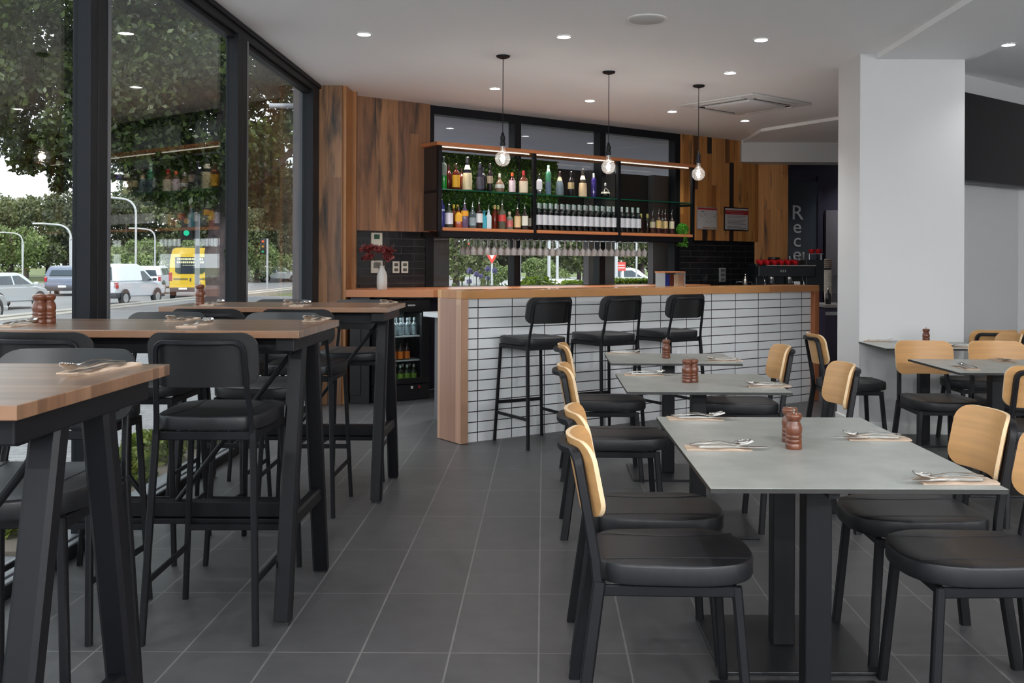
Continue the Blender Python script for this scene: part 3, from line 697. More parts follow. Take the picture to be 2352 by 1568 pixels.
def grey_table(x0, x1, y0, y1, label, cols, rz=0.0, z=0.72, base=0.26):
    cx, cy = (x0+x1)/2, (y0+y1)/2
    t = thing('grey_table', label, 'table', (cx, cy, 0), rz)
    bm = NB(); box(bm, x0-cx, x1-cx, y0-cy, y1-cy, z-0.0015, z, 0.0005); tp = finish(bm, 'tabletop', MSTONE, t, sm=0)
    bm = NB(); box(bm, x0-cx+0.0005, x1-cx-0.0005, y0-cy+0.0005, y1-cy-0.0005, z-0.0135, z-0.0016); finish(bm, 'edge', mat('laminate_core', (0.02, 0.019, 0.018), 0.5), tp, sm=0)
    for px, py in cols: pedestal(t, px-cx, py-cy, z, base)
    return t
grey_table(0.445, 1.243, 2.65, 3.88, 'large grey topped table in the right foreground with two black columns', [(0.785, 2.86), (0.830, 3.44)], 0.004)
grey_table(0.392, 1.165, 4.63, 5.39, 'grey topped table in the middle of the row, behind the front one', [(0.78, 5.0)])
grey_table(0.405, 1.195, 5.94, 6.60, 'small grey topped table farthest back, before the tiled bar', [(0.785, 6.24)], base=0.24)
grey_table(2.44, 3.24, 7.06, 7.685, 'grey topped table pushed against the white column', [(2.835, 7.40)], base=0.24)
grey_table(2.31, 3.60, 5.50, 6.29, 'grey topped table running out of the frame on the right', [(2.68, 5.88), (3.3, 5.88)])

# ================================================================ mills and cutlery
MZ, TZ = 0.72, 1.07
def mill(loc, label, grp, knob=True, protos={}):
    key = knob
    if key in protos: return dup(protos[key], loc, random.random()*6, label, grp)
    t = thing('pepper_mill' if knob else 'salt_mill', label, 'mill', loc, 0, grp)
    k = 1.0
    pr = [(0.0255, 0), (0.0265, 0.002), (0.0265, 0.018), (0.0248, 0.020), (0.0265, 0.022), (0.0265, 0.030), (0.0245, 0.033), (0.0262, 0.036), (0.0262, 0.044), (0.0240, 0.047), (0.0268, 0.056), (0.0272, 0.066), (0.0245, 0.078), (0.0200, 0.087), (0.0196, 0.091)]
    bm = NB(); lathe(bm, pr, 24); finish(bm, 'body', MMILL, t, sm=45)
    bm = NB(); lathe(bm, [(0.0196, 0.0915), (0.0235, 0.096), (0.0262, 0.104), (0.0262, 0.110), (0.0225, 0.115), (0.012, 0.117)], 24); finish(bm, 'head', MMILL, t, sm=45)
    if knob:
        bm = NB(); lathe(bm, [(0.003, 0.116), (0.003, 0.121), (0.0052, 0.123), (0.0052, 0.127), (0.002, 0.129)], 12); finish(bm, 'knob', MSTEEL, t)
    else:
        bm = NB(); disc(bm, (0, 0, 0.1165), 0.010, 14, th=0.0015); finish(bm, 'shaker_plate', MSTEEL, t)
    protos[key] = t; return t
def g2(p, z): return (p.x, p.y, z)
ML = [((1823, 1030), MZ, True, 'wooden pepper mill with steel knob, front of the pair on the front grey table'),
      ((1814, 1014), MZ, False, 'turned wooden mill half hidden behind the pepper mill on the front grey table'),
      ((1578, 878), MZ, True, 'turned wooden pepper mill, left of the pair on the middle grey table'),
      ((1592, 877), MZ, False, 'wooden mill without a knob, right of the pair on the middle grey table'),
      ((1530, 822), MZ, True, 'turned wooden pepper mill standing alone on the far grey table'),
      ((2127, 790), MZ, True, 'turned wooden pepper mill on the table against the white column'),
      ((90, 743), TZ, False, 'turned wooden mill, left of the pair on the middle window table'),
      ((112, 742), TZ, True, 'wooden mill with a knob, right of the pair on the middle window table'),
      ((459, 700), TZ, True, 'turned wooden pepper mill on the farthest window table')]
for (u, v), z, kb, lb in ML: mill(g2(at(u, v, z), z), lb, 'wooden mills on the tables', kb)
# cutlery: local +x is the head end
def fork_mesh():
    bm = NB(); pts = [(-0.095, 0, 0.004), (-0.06, 0, 0.008), (0.0, 0, 0.012), (0.035, 0, 0.007), (0.05, 0, 0.006)]
    for (a, wa), (b, wb) in zip(zip(pts[:-1], (0.009, 0.007, 0.005, 0.006)), zip(pts[1:], (0.007, 0.005, 0.006, 0.02))): pass
    W = [0.011, 0.009, 0.005, 0.006, 0.020]
    ring_loft(bm, [[(p[0], -w/2, p[2]), (p[0], w/2, p[2]), (p[0], w/2, p[2]+0.002), (p[0], -w/2, p[2]+0.002)] for p, w in zip(pts, W)])
    ring_loft(bm, [[(x, -w/2, z), (x, w/2, z), (x, w/2, z+0.0018), (x, -w/2, z+0.0018)] for x, w, z in ((0.05, 0.020, 0.006), (0.062, 0.023, 0.007))])
    for k in range(4):
        y = -0.009+0.006*k; tube(bm, [(0.061, y, 0.008), (0.085, y, 0.012), (0.103, y, 0.019)], 0.0032, 0.002)
    return bm
def spoon_mesh():
    bm = NB(); pts = [(-0.095, 0.004), (-0.06, 0.010), (0.0, 0.014), (0.04, 0.008), (0.055, 0.006)]; W = [0.011, 0.009, 0.005, 0.006, 0.009]
    ring_loft(bm, [[(p[0], -w/2, p[1]), (p[0], w/2, p[1]), (p[0], w/2, p[1]+0.002), (p[0], -w/2, p[1]+0.002)] for p, w in zip(pts, W)])
    N = 20
    def rg(k, dz, off): return [(0.080+0.028*k*math.cos(2*PI*i/N), 0.020*k*math.sin(2*PI*i/N), off+dz+0.008*max(0, math.cos(2*PI*i/N))*k) for i in range(N)]
    ring_loft(bm, [rg(0.2, 0, 0.001), rg(0.6, 0.002, 0.001), rg(0.9, 0.006, 0.001), rg(1.0, 0.010, 0.001), rg(0.97, 0.0115, 0.001), rg(0.85, 0.008, 0.001), rg(0.5, 0.004, 0.001), rg(0.2, 0.003, 0.001)])
    return bm
def knife_mesh():
    bm = NB()
    ring_loft(bm, [[(x, -w/2, z), (x, w/2, z), (x, w/2, z+h), (x, -w/2, z+h)] for x, w, z, h in ((-0.11, 0.012, 0.0, 0.004), (-0.05, 0.010, 0.001, 0.005), (-0.01, 0.008, 0.001, 0.004), (0.0, 0.016, 0.002, 0.0016), (0.07, 0.019, 0.002, 0.0014), (0.10, 0.014, 0.002, 0.0012), (0.115, 0.003, 0.002, 0.001))])
    return bm
def napkin_mesh():
    bm = NB(); nx, ny = 14, 6
    T = [[None]*(ny+1) for _ in range(nx+1)]; Bt = [[None]*(ny+1) for _ in range(nx+1)]
    for i in range(nx+1):
        for j in range(ny+1):
            x = -0.105+0.21*i/nx; y = -0.040+0.08*j/ny
            z = 0.0045+0.0022*math.sin(x*55+y*20)+0.001*math.sin(y*120); e = 0.0007 if j in (0, ny) else 0
            T[i][j] = bm.verts.new((x, y, max(0.002, z-e))); Bt[i][j] = bm.verts.new((x, y, 0))
    for i in range(nx):
        for j in range(ny):
            bm.faces.new((T[i][j], T[i+1][j], T[i+1][j+1], T[i][j+1])); bm.faces.new((Bt[i][j], Bt[i][j+1], Bt[i+1][j+1], Bt[i+1][j]))
        bm.faces.new((T[i][0], Bt[i][0], Bt[i+1][0], T[i+1][0])); bm.faces.new((T[i][ny], T[i+1][ny], Bt[i+1][ny], Bt[i][ny]))
    for j in range(ny):
        bm.faces.new((T[0][j], T[0][j+1], Bt[0][j+1], Bt[0][j])); bm.faces.new((T[nx][j], Bt[nx][j], Bt[nx][j+1], T[nx][j+1]))
    return bm
CUT = {}
def piece(kind, fn, m, loc, rz, label, cat, grp):
    if kind in CUT:
        o = CUT[kind].copy(); COL.objects.link(o); o.location = loc; o.rotation_euler = (0, 0, rz)
    else: o = CUT[kind] = finish(fn(), kind, m, None, loc, rz, sm=50)
    tag(o, label, cat, grp); return o
SETS = [ # centre pixel, table height, direction of the heads, where
 (1648, 1030, MZ, 0.0, 'near left corner of the front grey table'), (1596, 962, MZ, 0.0, 'far left place of the front grey table'),
 (2015, 1008, MZ, PI-0.03, 'far right place of the front grey table'), (2195, 1106, MZ, PI+0.02, 'near right place of the front grey table'),
 (1478, 861, MZ, 0.0, 'left place of the middle grey table'), (1765, 887, MZ, PI, 'right place of the middle grey table'),
 (1432, 812, MZ, 0.0, 'left place of the far grey table'), (1665, 828, MZ, PI, 'right place of the far grey table'),
 (2015, 784, MZ, 0.0, 'left place of the column table'), (2215, 797, MZ, PI, 'right place of the column table'),
 (2218, 846, MZ, PI/2, 'near place of the right hand table'), (2300, 829, MZ, -PI/2, 'far place of the right hand table'),
 (232, 848, TZ, -PI/2-0.15, 'right end of the nearest window table'),
 (35, 748, TZ, PI/2, 'left end of the middle window table'), (450, 748, TZ, PI/2, 'near middle of the middle window table'),
 (420, 735, TZ, -PI/2, 'far middle of the middle window table'), (728, 735, TZ, -PI/2, 'far right corner of the middle window table'),
 (488, 700, TZ, PI/2, 'mill end of the farthest window table'), (675, 697, TZ, -PI/2, 'far middle of the farthest window table'),
 (690, 702, TZ, PI/2, 'near middle of the farthest window table'), (893, 696, TZ, -PI/2, 'right end of the farthest window table')]
for u, v, z, a, wh in SETS:
    p = at(u, v, z); M = Matrix.Rotation(a, 3, 'Z')
    def q(x, y, dz): w_ = M @ Vector((x, y, 0)); return (p.x+w_.x, p.y+w_.y, z+dz)
    side = 1 if abs(a) < 1 else -1
    piece('paper_napkin', napkin_mesh, MNAP, q(0, 0, 0.0003), a, 'brown paper napkin at the '+wh, 'napkin', 'brown paper napkins under the cutlery')
    piece('table_knife', knife_mesh, MSTEEL, q(0.045, -0.022*side, 0.0075), a+0.03, 'steel knife at the '+wh, 'knife', 'table knives')
    piece('dinner_fork', fork_mesh, MSTEEL, q(0.012, 0.002, 0.0065), a-0.04, 'steel fork at the '+wh, 'fork', 'dinner forks')
    piece('soup_spoon', spoon_mesh, MSTEEL, q(0.006, 0.024*side, 0.0065), a+0.05, 'steel spoon at the '+wh, 'spoon', 'spoons')
# ================================================================ hanging bar shelves
Q0 = Vector((-1.06, 9.97, 0)); SL, SD = 3.68, 0.33
def sh(s, t=0, z=0): return Q0 + EB*s + NBK*t + Vector((0, 0, z))
def s_at(u, t=0.0):
    """distance along the shelf (t behind its front) seen at photo column u"""
    k = (u-CX-0.35)/F; b = Q0 + NBK*t
    return (k*b.y-b.x)/(EB.x-k*EB.y)
U = thing('bar_shelving', 'long black framed bar shelving with timber top and glass shelves', 'shelving', Q0, BWA)
bm = NB(); box(bm, -0.04, SL+0.03, -0.03, SD+0.01, 2.495, 2.530, 0.002); finish(bm, 'top_board', MREDWOOD, U, sm=0)
for s in (0.0, 1.214, 2.437, SL):
    for tt in (0.0, SD-0.04):
        x0 = min(max(s-0.02, 0.0), SL-0.04)
        bm = NB(); box(bm, x0, x0+0.04, tt, tt+0.04, 1.575, 2.494, 0.002); finish(bm, 'post', MB, U, sm=0)
for s0, s1 in ((0.045, 1.19), (1.24, 2.41), (2.465, 3.635)):
    bm = NB(); box(bm, s0, s1, -0.012, SD-0.045, 1.640, 1.672, 0.002); finish(bm, 'bottom_shelf', MREDWOOD, U, sm=0)
    bm = NB(); box(bm, s0, s1, 0.01, SD-0.05, 2.052, 2.062); finish(bm, 'glass_shelf', MGLASSG, U, sm=0)
    bm = NB(); box(bm, s0, s1, 0.004, 0.0095, 2.051, 2.063); finish(bm, 'glass_edge', mat('glass_edge_green', (0.01, 0.10, 0.06), 0.15), U, sm=0)
    bm = NB(); box(bm, s0+0.02, s1-0.02, 0.045, 0.055, 2.486, 2.494); finish(bm, 'light_strip', mat('strip_light', (1, 1, 1), 0.5, emit=(1, 0.93, 0.8), es=0.9), U, sm=0)
    l = bpy.data.lights.new('strip_glow', 'AREA'); l.shape = 'RECTANGLE'; l.size = s1-s0-0.06; l.size_y = 0.02; l.energy = 3.6; l.spread = math.radians(130); l.color = (1, 0.94, 0.84)
    lo = bpy.data.objects.new('strip_glow', l); COL.objects.link(lo)
    lo.matrix_world = Matrix.Translation(sh((s0+s1)/2, 0.075, 2.48)) @ Matrix.Rotation(BWA, 4, 'Z')
for t0 in (0.0, SD-0.04):
    bm = NB(); box(bm, 0, SL, t0, t0+0.04, 1.575, 1.635, 0.002); finish(bm, 'rail', MB, U, sm=0)
for z in (2.02,):
    for s in (0.0, SL-0.04):
        bm = NB(); box(bm, s, s+0.04, 0.04, SD-0.04, z, z+0.028); finish(bm, 'side_rail', MB, U, sm=0)
bm = NB(); box(bm, 0.0, 0.012, 0.04, SD-0.04, 1.64, 2.02); box(bm, 0.0, 0.012, 0.04, SD-0.04, 2.05, 2.49); finish(bm, 'side_panel', mat('side_dark', (0.03, 0.022, 0.02), 0.25), U, sm=0)
for s0 in [0.46+0.087*k+0.0435 for k in range(-1, 29)]:
    pass
bm = NB()
for k in range(30):
    s = 0.42+0.0868*k; box(bm, s-0.004, s+0.004, 0.03, SD-0.03, 1.566, 1.574)
finish(bm, 'glass_rack', MCHROME, U, sm=0)
# moss wall behind the left bays
MO = thing('moss_panel', 'bright green moss wall panel behind the left bar shelves', 'moss panel', BW0, BWA)
bm = NB(); box(bm, 0.10, 1.69, -0.035, -0.025, 1.66, 2.47); finish(bm, 'backing', mat('moss_back', (0.01, 0.03, 0.006), 0.9), MO, sm=0)
MMOSS = leafmat('moss', (0.022, 0.050, 0.005, 1), (0.050, 0.105, 0.010, 1), (0.11, 0.19, 0.02, 1), 12)
def leaves(name, pts, size, m, parent=None, flat=0.0, seed=1, asp=0.5, loc=None):
    """pts: list of (x,y,z); each becomes a small kinked leaf"""
    rn = random.Random(seed); vs = []; fs = []
    for p in pts:
        a = Vector((rn.gauss(0, 1), rn.gauss(0, 1), rn.gauss(0, 1)*(1-flat)))
        if a.length < 1e-3: continue
        a.normalize(); b = a.cross(Vector((rn.gauss(0, 1), rn.gauss(0, 1), rn.gauss(0, 1)))).normalized()
        L = size*(0.6+0.8*rn.random()); w = L*asp; P = Vector(p); k = len(vs)
        vs += [P-a*L/2, P+b*w/2, P+a*L/2, P-b*w/2]; fs.append((k, k+1, k+2, k+3))
    me = bpy.data.meshes.new(name); me.from_pydata([tuple(v) for v in vs], [], fs); me.materials.append(m)
    o = bpy.data.objects.new(name, me); COL.objects.link(o)
    if parent: o.parent = parent
    if loc is not None: o.location = loc
    return o
rn = random.Random(3)
pts = [(0.10+1.59*rn.random(), -0.04-0.022*rn.random(), 1.665+0.80*rn.random()) for _ in range(9000)]
o = leaves('moss', pts, 0.028, MMOSS, MO, seed=4); o['kind'] = 'stuff'

# ---------------------------------------------------------------- bottles
PROF = {
 'round': lambda r, h: [(r*0.92, 0), (r, 0.006), (r, h*0.60), (r*0.9, h*0.66), (r*0.5, h*0.73), (r*0.36, h*0.78), (r*0.34, h*0.90), (r*0.40, h*0.905), (r*0.40, h*0.93)],
 'wine': lambda r, h: [(r*0.92, 0), (r, 0.006), (r, h*0.62), (r*0.95, h*0.67), (r*0.62, h*0.735), (r*0.40, h*0.79), (r*0.38, h*0.93), (r*0.42, h*0.94), (r*0.42, h*0.96)],
 'cone': lambda r, h: [(r*0.95, 0), (r, 0.006), (r, h*0.30), (r*0.86, h*0.5), (r*0.6, h*0.66), (r*0.38, h*0.78), (r*0.34, h*0.92)],
 'tall': lambda r, h: [(r*0.95, 0), (r, 0.006), (r, h*0.72), (r*0.85, h*0.77), (r*0.42, h*0.82), (r*0.38, h*0.93)],
 'squat': lambda r, h: [(r*0.9, 0), (r, 0.01), (r*1.05, h*0.3), (r*0.9, h*0.5), (r*0.5, h*0.62), (r*0.28, h*0.7), (r*0.28, h*0.9)],
 'globe': lambda r, h: [(r*0.5, 0), (r*0.85, h*0.06), (r, h*0.22), (r, h*0.34), (r*0.8, h*0.5), (r*0.4, h*0.62), (r*0.24, h*0.7), (r*0.22, h*0.92)],
 'square': lambda r, h: [(r*0.95, 0), (r, 0.006), (r, h*0.58), (r*0.8, h*0.66), (r*0.42, h*0.71), (r*0.36, h*0.9)],
}
BM = {}
def bmat(c, rough=0.08, tr=0.0):
    k = (c, rough)
    if k not in BM: BM[k] = mat('bottle_colour', srgb(*c), rough, coat=0.3)
    return BM[k]
def make_bottle(shape, r, h, glass, label=None, cap=None, lz=(0.12, 0.5), pour=False, name='spirit_bottle', fill=None, neck=None):
    t = thing(name, '-', 'bottle'); n = 4 if shape == 'square' else 18; pr = PROF[shape](r, h)
    def lth(pp, m, nm):
        bm = NB()
        if shape == 'square':
            R = []
            for rr, z in pp:
                N = 16; R.append([(math.copysign(abs(math.cos(2*PI*i/N+0.2))**0.45, math.cos(2*PI*i/N+0.2))*rr, math.copysign(abs(math.sin(2*PI*i/N+0.2))**0.45, math.sin(2*PI*i/N+0.2))*rr*0.75, z) for i in range(N)])
            ring_loft(bm, R)
        else: lathe(bm, pp, n)
        return finish(bm, nm, m, t, sm=50)
    lth(pr, bmat(glass), 'body')
    def rad(z):
        for (r0, z0), (r1, z1) in zip(pr[:-1], pr[1:]):
            if z0 <= z <= z1: return r0+(r1-r0)*(z-z0)/max(1e-6, z1-z0)
        return r
    if fill:
        z1 = fill[1]*h; zz = [0.004]+[q[1] for q in pr if 0.004 < q[1] < z1]+[z1]
        lth([(rad(z)+0.0006, z) for z in zz], bmat(fill[0]), 'liquid')
    if label:
        a, b = lz[0]*h, lz[1]*h; zz = [a]+[q[1] for q in pr if a < q[1] < b]+[b]
        lth([(rad(z)+0.001, z) for z in zz], bmat(label, 0.6), 'label')
    if neck:
        a, b = h*0.80, h*0.88
        if shape == 'cone': a, b = h*0.62, h*0.76
        lth([(rad(a)+0.001, a), (rad(b)+0.001, b)], bmat(neck, 0.6), 'neck_label')
    zt = pr[-1][1]; rt = pr[-1][0]
    if pour:
        bm = NB(); lathe(bm, [(rt*0.9, zt-0.002), (rt*0.9, zt+0.010), (0.004, zt+0.014)], 10); tube(bm, [(0, 0, zt+0.01), (0, 0, zt+0.035), (0.008, 0, zt+0.058)], 0.006, 0.006, 8); finish(bm, 'pourer', MSTEEL, t)
    elif cap:
        z0 = h*0.80 if shape in ('wine',) else zt-h*0.10
        bm = NB(); lathe(bm, [(max(rt, rad(z0))+0.0012, z0), (rt+0.0012, zt), (rt+0.001, h*0.985), (rt*0.8, h)], 14); finish(bm, 'cap', bmat(cap, 0.35), t)
    return t
def put(t, u, shelf, tt, label, grp, rz=0.0):
    z = {'g': 2.0622, 'b': 1.6722}[shelf]
    t.location = sh(s_at(u, tt), tt, z); t.rotation_euler = (0, 0, BWA-0.5+rz); t['label'] = label; t['group'] = grp
G1, G2, G3 = 'spirit bottles on the glass shelf', 'spirit bottles on the timber shelf', 'white labelled wine bottles'
UP = [ # u, shape, r, h, glass, label, cap, lz, pour, fill, neck, t, text
 (1018, 'tall', .036, .33, (120, 135, 125), None, (30, 50, 40), None, False, ((10, 120, 40), .42), None, .07, 'tall bottle half filled with bright green liqueur at the left end of the glass shelf'),
 (1030, 'round', .034, .27, (70, 14, 12), None, (40, 10, 10), None, False, None, None, .20, 'dark red bottle standing behind the green one on the glass shelf'),
 (1047, 'round', .038, .27, (92, 30, 18), (226, 168, 34), (60, 26, 20), (.10, .56), False, None, None, .08, 'brown bottle with a yellow label on the glass shelf'),
 (1059, 'round', .034, .24, (110, 46, 26), None, (40, 20, 14), None, False, None, None, .22, 'amber bottle behind the yellow labelled one on the glass shelf'),
 (1073, 'cone', .050, .35, (34, 32, 44), (214, 202, 166), (40, 40, 44), (.02, .52), False, None, (230, 226, 205), .09, 'tall cone shaped bottle with a cream label at the left of the glass shelf'),
 (1102, 'cone', .042, .30, (38, 36, 52), (70, 68, 82), (50, 46, 66), (.08, .5), False, None, None, .08, 'dark slate blue cone shaped bottle on the glass shelf'),
 (1109, 'round', .034, .27, (24, 24, 32), None, (20, 20, 26), None, False, None, None, .21, 'dark bottle behind the slate blue one on the glass shelf'),
 (1125, 'round', .030, .30, (34, 26, 30), (180, 160, 140), (36, 30, 36), (.30, .56), False, None, None, .09, 'slim dark bottle with a small tan label on the glass shelf'),
 (1147, 'squat', .048, .20, (120, 96, 78), (206, 206, 202), (210, 208, 200), (.22, .42), False, None, None, .09, 'low rounded clear bottle with a white stopper on the glass shelf'),
 (1176, 'round', .036, .22, (70, 30, 34), (214, 196, 206), (224, 92, 44), (.05, .62), False, None, None, .09, 'small bottle with an orange cap and pale label on the glass shelf'),
 (1202, 'square', .045, .25, (96, 50, 38), (222, 206, 180), (170, 34, 40), (.05, .55), False, None, None, .09, 'square bottle with a red wax top and cream label on the glass shelf'),
 (1238, 'square', .032, .24, (40, 44, 50), (214, 214, 224), None, (.24, .70), True, None, None, .08, 'small bottle with a plain white label and pourer on the glass shelf'),
 (1259, 'tall', .032, .33, (70, 130, 104), (84, 106, 130), (150, 190, 170), (.04, .45), False, None, (200, 214, 204), .09, 'tall green bottle with a blue picture label on the glass shelf'),
 (1285, 'cone', .044, .27, (130, 120, 110), (104, 120, 132), (50, 18, 20), (.05, .62), False, None, (214, 200, 160), .09, 'clear bottle with a patterned blue and red label on the glass shelf'),
 (1311, 'round', .036, .28, (28, 22, 30), (180, 160, 120), (30, 24, 32), (.30, .56), False, None, None, .08, 'dark bottle with an oval tan label on the glass shelf'),
 (1338, 'cone', .046, .32, (60, 52, 42), (222, 196, 160), (50, 48, 44), (.02, .50), False, None, (226, 220, 196), .09, 'cone shaped bottle with a cream label at the right of the glass shelf'),
 (1363, 'tall', .030, .28, (46, 36, 110), None, (200, 205, 215), None, False, None, None, .09, 'deep blue slim bottle on the glass shelf'),
 (1390, 'globe', .052, .18, (22, 22, 20), (206, 204, 190), (170, 172, 168), (.30, .42), False, None, None, .09, 'round black flask with a pale band at the right of the glass shelf')]
for r in UP:
    t = make_bottle(r[1], r[2], r[3], r[4], r[5], r[6], r[7] or (0, 0), r[8], fill=r[9], neck=r[10]); put(t, r[0], 'g', r[11], r[12], G1)
LO = [
 (1014, 'tall', .034, .30, (36, 38, 110), (150, 160, 190), None, (.55, .62), True, None, .08, 'deep blue bottle at the left end of the timber shelf'),
 (1031, 'round', .042, .25, (60, 66, 60), (216, 212, 222), None, (.14, .60), True, None, .07, 'bottle with a big white label and pourer at the left of the timber shelf'),
 (1042, 'round', .034, .25, (130, 50, 24), None, (220, 170, 50), None, False, None, .21, 'amber bottle with a yellow cap in the back row of the timber shelf'),
 (1051, 'round', .034, .25, (150, 60, 26), None, (222, 160, 70), None, False, None, .22, 'amber bottle with an orange cap in the back row of the timber shelf'),
 (1053, 'square', .038, .22, (150, 60, 20), (232, 168, 30), (40, 30, 26), (.30, .75), False, None, .08, 'square bottle with a slanted orange label on the timber shelf'),
 (1067, 'round', .040, .27, (100, 80, 110), (232, 160, 40), None, (.45, .66), True, None, .06, 'bottle with an orange and purple label on the timber shelf'),
 (1085, 'square', .040, .25, (70, 84, 88), (110, 124, 130), None, (.12, .45), True, None, .08, 'clear grey bottle with an embossed front on the timber shelf'),
 (1100, 'round', .040, .28, (50, 30, 26), (222, 222, 224), None, (.22, .56), True, None, .07, 'brown bottle with a broad white label and pourer on the timber shelf'),
 (1112, 'square', .028, .19, (20, 140, 160), (22, 150, 170), (20, 120, 140), (.02, .97), False, None, .06, 'narrow turquoise carton like bottle on the timber shelf'),
 (1122, 'square', .030, .22, (190, 204, 216), (206, 220, 226), None, (.05, .66), True, None, .07, 'pale blue bottle with a pourer beside the turquoise one on the timber shelf'),
 (1136, 'round', .034, .26, (120, 40, 24), None, (214, 170, 110), None, False, None, .16, 'red amber bottle with a gold cap on the timber shelf, left of two alike'),
 (1144, 'round', .034, .26, (110, 38, 26), None, (208, 168, 112), None, False, None, .20, 'red amber bottle with a gold cap on the timber shelf, right of two alike'),
 (1153, 'round', .042, .28, (90, 88, 74), (204, 56, 50), None, (.30, .54), True, None, .07, 'clear bottle with a slanting red label on the timber shelf'),
 (1170, 'round', .038, .19, (120, 120, 112), (190, 90, 86), (200, 180, 160), (.14, .50), False, None, .06, 'low clear bottle with a pale red label on the timber shelf'),
 (1188, 'square', .036, .25, (70, 34, 24), (214, 178, 120), None, (.10, .58), True, None, .08, 'brown bottle with a tall tan picture label on the timber shelf'),
 (1205, 'square', .036, .26, (44, 34, 34), (218, 216, 200), None, (.18, .58), True, None, .08, 'dark bottle with an off-white label near the first post on the timber shelf'),
 (1220, 'round', .034, .24, (40, 26, 24), (200, 196, 186), (30, 22, 22), (.18, .55), False, None, .12, 'dark bottle half hidden by the first shelf post on the timber shelf'),
 (1415, 'round', .034, .22, (60, 20, 30), (176, 170, 170), (50, 20, 30), (.10, .52), False, None, .16, 'dark red bottle half hidden by the second shelf post'),
 (1472, 'wine', .034, .24, (40, 16, 18), None, (196, 156, 90), None, False, None, .19, 'dark bottle with a gold neck ring, left of two on the right timber shelf'),
 (1487, 'wine', .034, .24, (34, 18, 18), None, (190, 150, 90), None, False, None, .17, 'dark bottle with a gold neck ring, right of two on the right timber shelf'),
 (1499, 'round', .032, .24, (60, 30, 26), (190, 170, 150), None, (.30, .60), True, None, .10, 'slim bottle with a small beige label and pourer on the right timber shelf'),
 (1513, 'round', .030, .26, (64, 26, 34), (214, 170, 110), None, (.26, .62), True, None, .07, 'dark red bottle with a gold label and pourer on the right timber shelf'),
 (1521, 'round', .028, .26, (58, 26, 34), (180, 150, 120), None, (.26, .60), True, None, .17, 'dark red bottle with pourer in the back row, right timber shelf'),
 (1528, 'round', .030, .26, (60, 24, 34), (206, 176, 120), None, (.26, .60), True, None, .07, 'dark red bottle with a tan label and pourer, second from the green plant'),
 (1543, 'round', .030, .26, (60, 24, 34), (220, 206, 180), None, (.26, .60), True, None, .07, 'dark red bottle with a cream label and pourer, next to the green plant')]
for r in LO:
    t = make_bottle(r[1], r[2], r[3], r[4], r[5], r[6], r[7] or (0, 0), r[8]); put(t, r[0], 'b', r[10], r[11], G2)
wine = None
for i in range(14): 
    for row in (0, 1):
        if row and i == 13: continue
        u = 1236.5+13.25*i; tt = 0.06 if not row else 0.155; lb = 'white labelled dark wine bottle in the long front row on the middle timber shelf' if not row else 'white labelled dark wine bottle in the row behind on the middle timber shelf'
        if wine is None: wine = t = make_bottle('wine', .0375, .30, (14, 16, 20), (206, 208, 214), (170, 176, 180), (.20, .56), name='wine_bottle')
        else: t = dup(wine, (0, 0, 0), 0)
        put(t, u if not row else u+4, 'b', tt, lb, G3 if not row else 'white labelled wine bottles, back row')
for i in range(4):
    t = dup(wine, (0, 0, 0), 0); put(t, 1427.5+12.6*i, 'b', 0.06, 'white labelled wine bottle in the short row of four on the right timber shelf', 'four wine bottles right of the second post')
# fridge bottles
def inf(x, y, z): return Vector((-1.585, 9.245, 0)) + EB*x + NBK*y + Vector((0, 0, z))
fb = {}
for j, z, h, gl, lb, cp, txt in ((0, 0.165, .17, (34, 44, 26), (130, 170, 60), (190, 200, 190), 'green labelled beer bottle on the bottom fridge shelf'),
                                 (1, 0.384, .16, (46, 22, 14), (226, 120, 24), (40, 24, 20), 'orange labelled brown bottle on the middle fridge shelf'),
                                 (2, 0.614, .17, (70, 80, 84), (110, 124, 130), (90, 100, 104), 'clear drink bottle on the top fridge shelf')):
    for k in range(6):
        for row in (0, 1):
            x = 0.115+0.074*k
            if j == 1 and k == 5: continue
            if j not in fb: fb[j] = t = make_bottle('round', .028, h, gl, lb, cp, (.06, .5), name='drink_bottle')
            else: t = dup(fb[j], (0, 0, 0), 0)
            t.location = inf(x, 0.09+0.085*row, z); t['label'] = txt + (', front row' if not row else ', back row'); t['group'] = txt.split(' on the ')[0]+'s, row %s' % ('front' if not row else 'back'); t.rotation_euler = (0, 0, BWA)
# wine glasses hanging upside down
gl0 = None
prof = [(0.033, -0.002), (0.006, -0.006), (0.0035, -0.012), (0.0035, -0.075), (0.008, -0.084), (0.026, -0.098), (0.034, -0.118), (0.035, -0.135), (0.030, -0.168), (0.0285, -0.168), (0.0335, -0.135), (0.0325, -0.118), (0.025, -0.101), (0.006, -0.088)]
MWG2 = glassy('wineglass', (0.92, 0.94, 0.94), 3.8, 0.03, haze=0.30)  # milky share stands in for sky light refracted in the bowls
for k in range(29):
    for row in range(3):
        s = 0.46+0.0868*k; tt = 0.06+0.10*row
        if gl0 is None:
            bm = NB(); lathe(bm, prof, 18, cap=False); gl0 = o = finish(bm, 'wine_glass', MWG2, sm=60)
        else: o = gl0.copy(); COL.objects.link(o)
        o.location = sh(s+random.uniform(-.003, .003), tt, 1.566)
        tag(o, 'clear wine glass hanging upside down under the shelves, %s row' % ('front', 'middle', 'back')[row], 'wine glass', 'hanging wine glasses, %s row' % ('front', 'middle', 'back')[row])
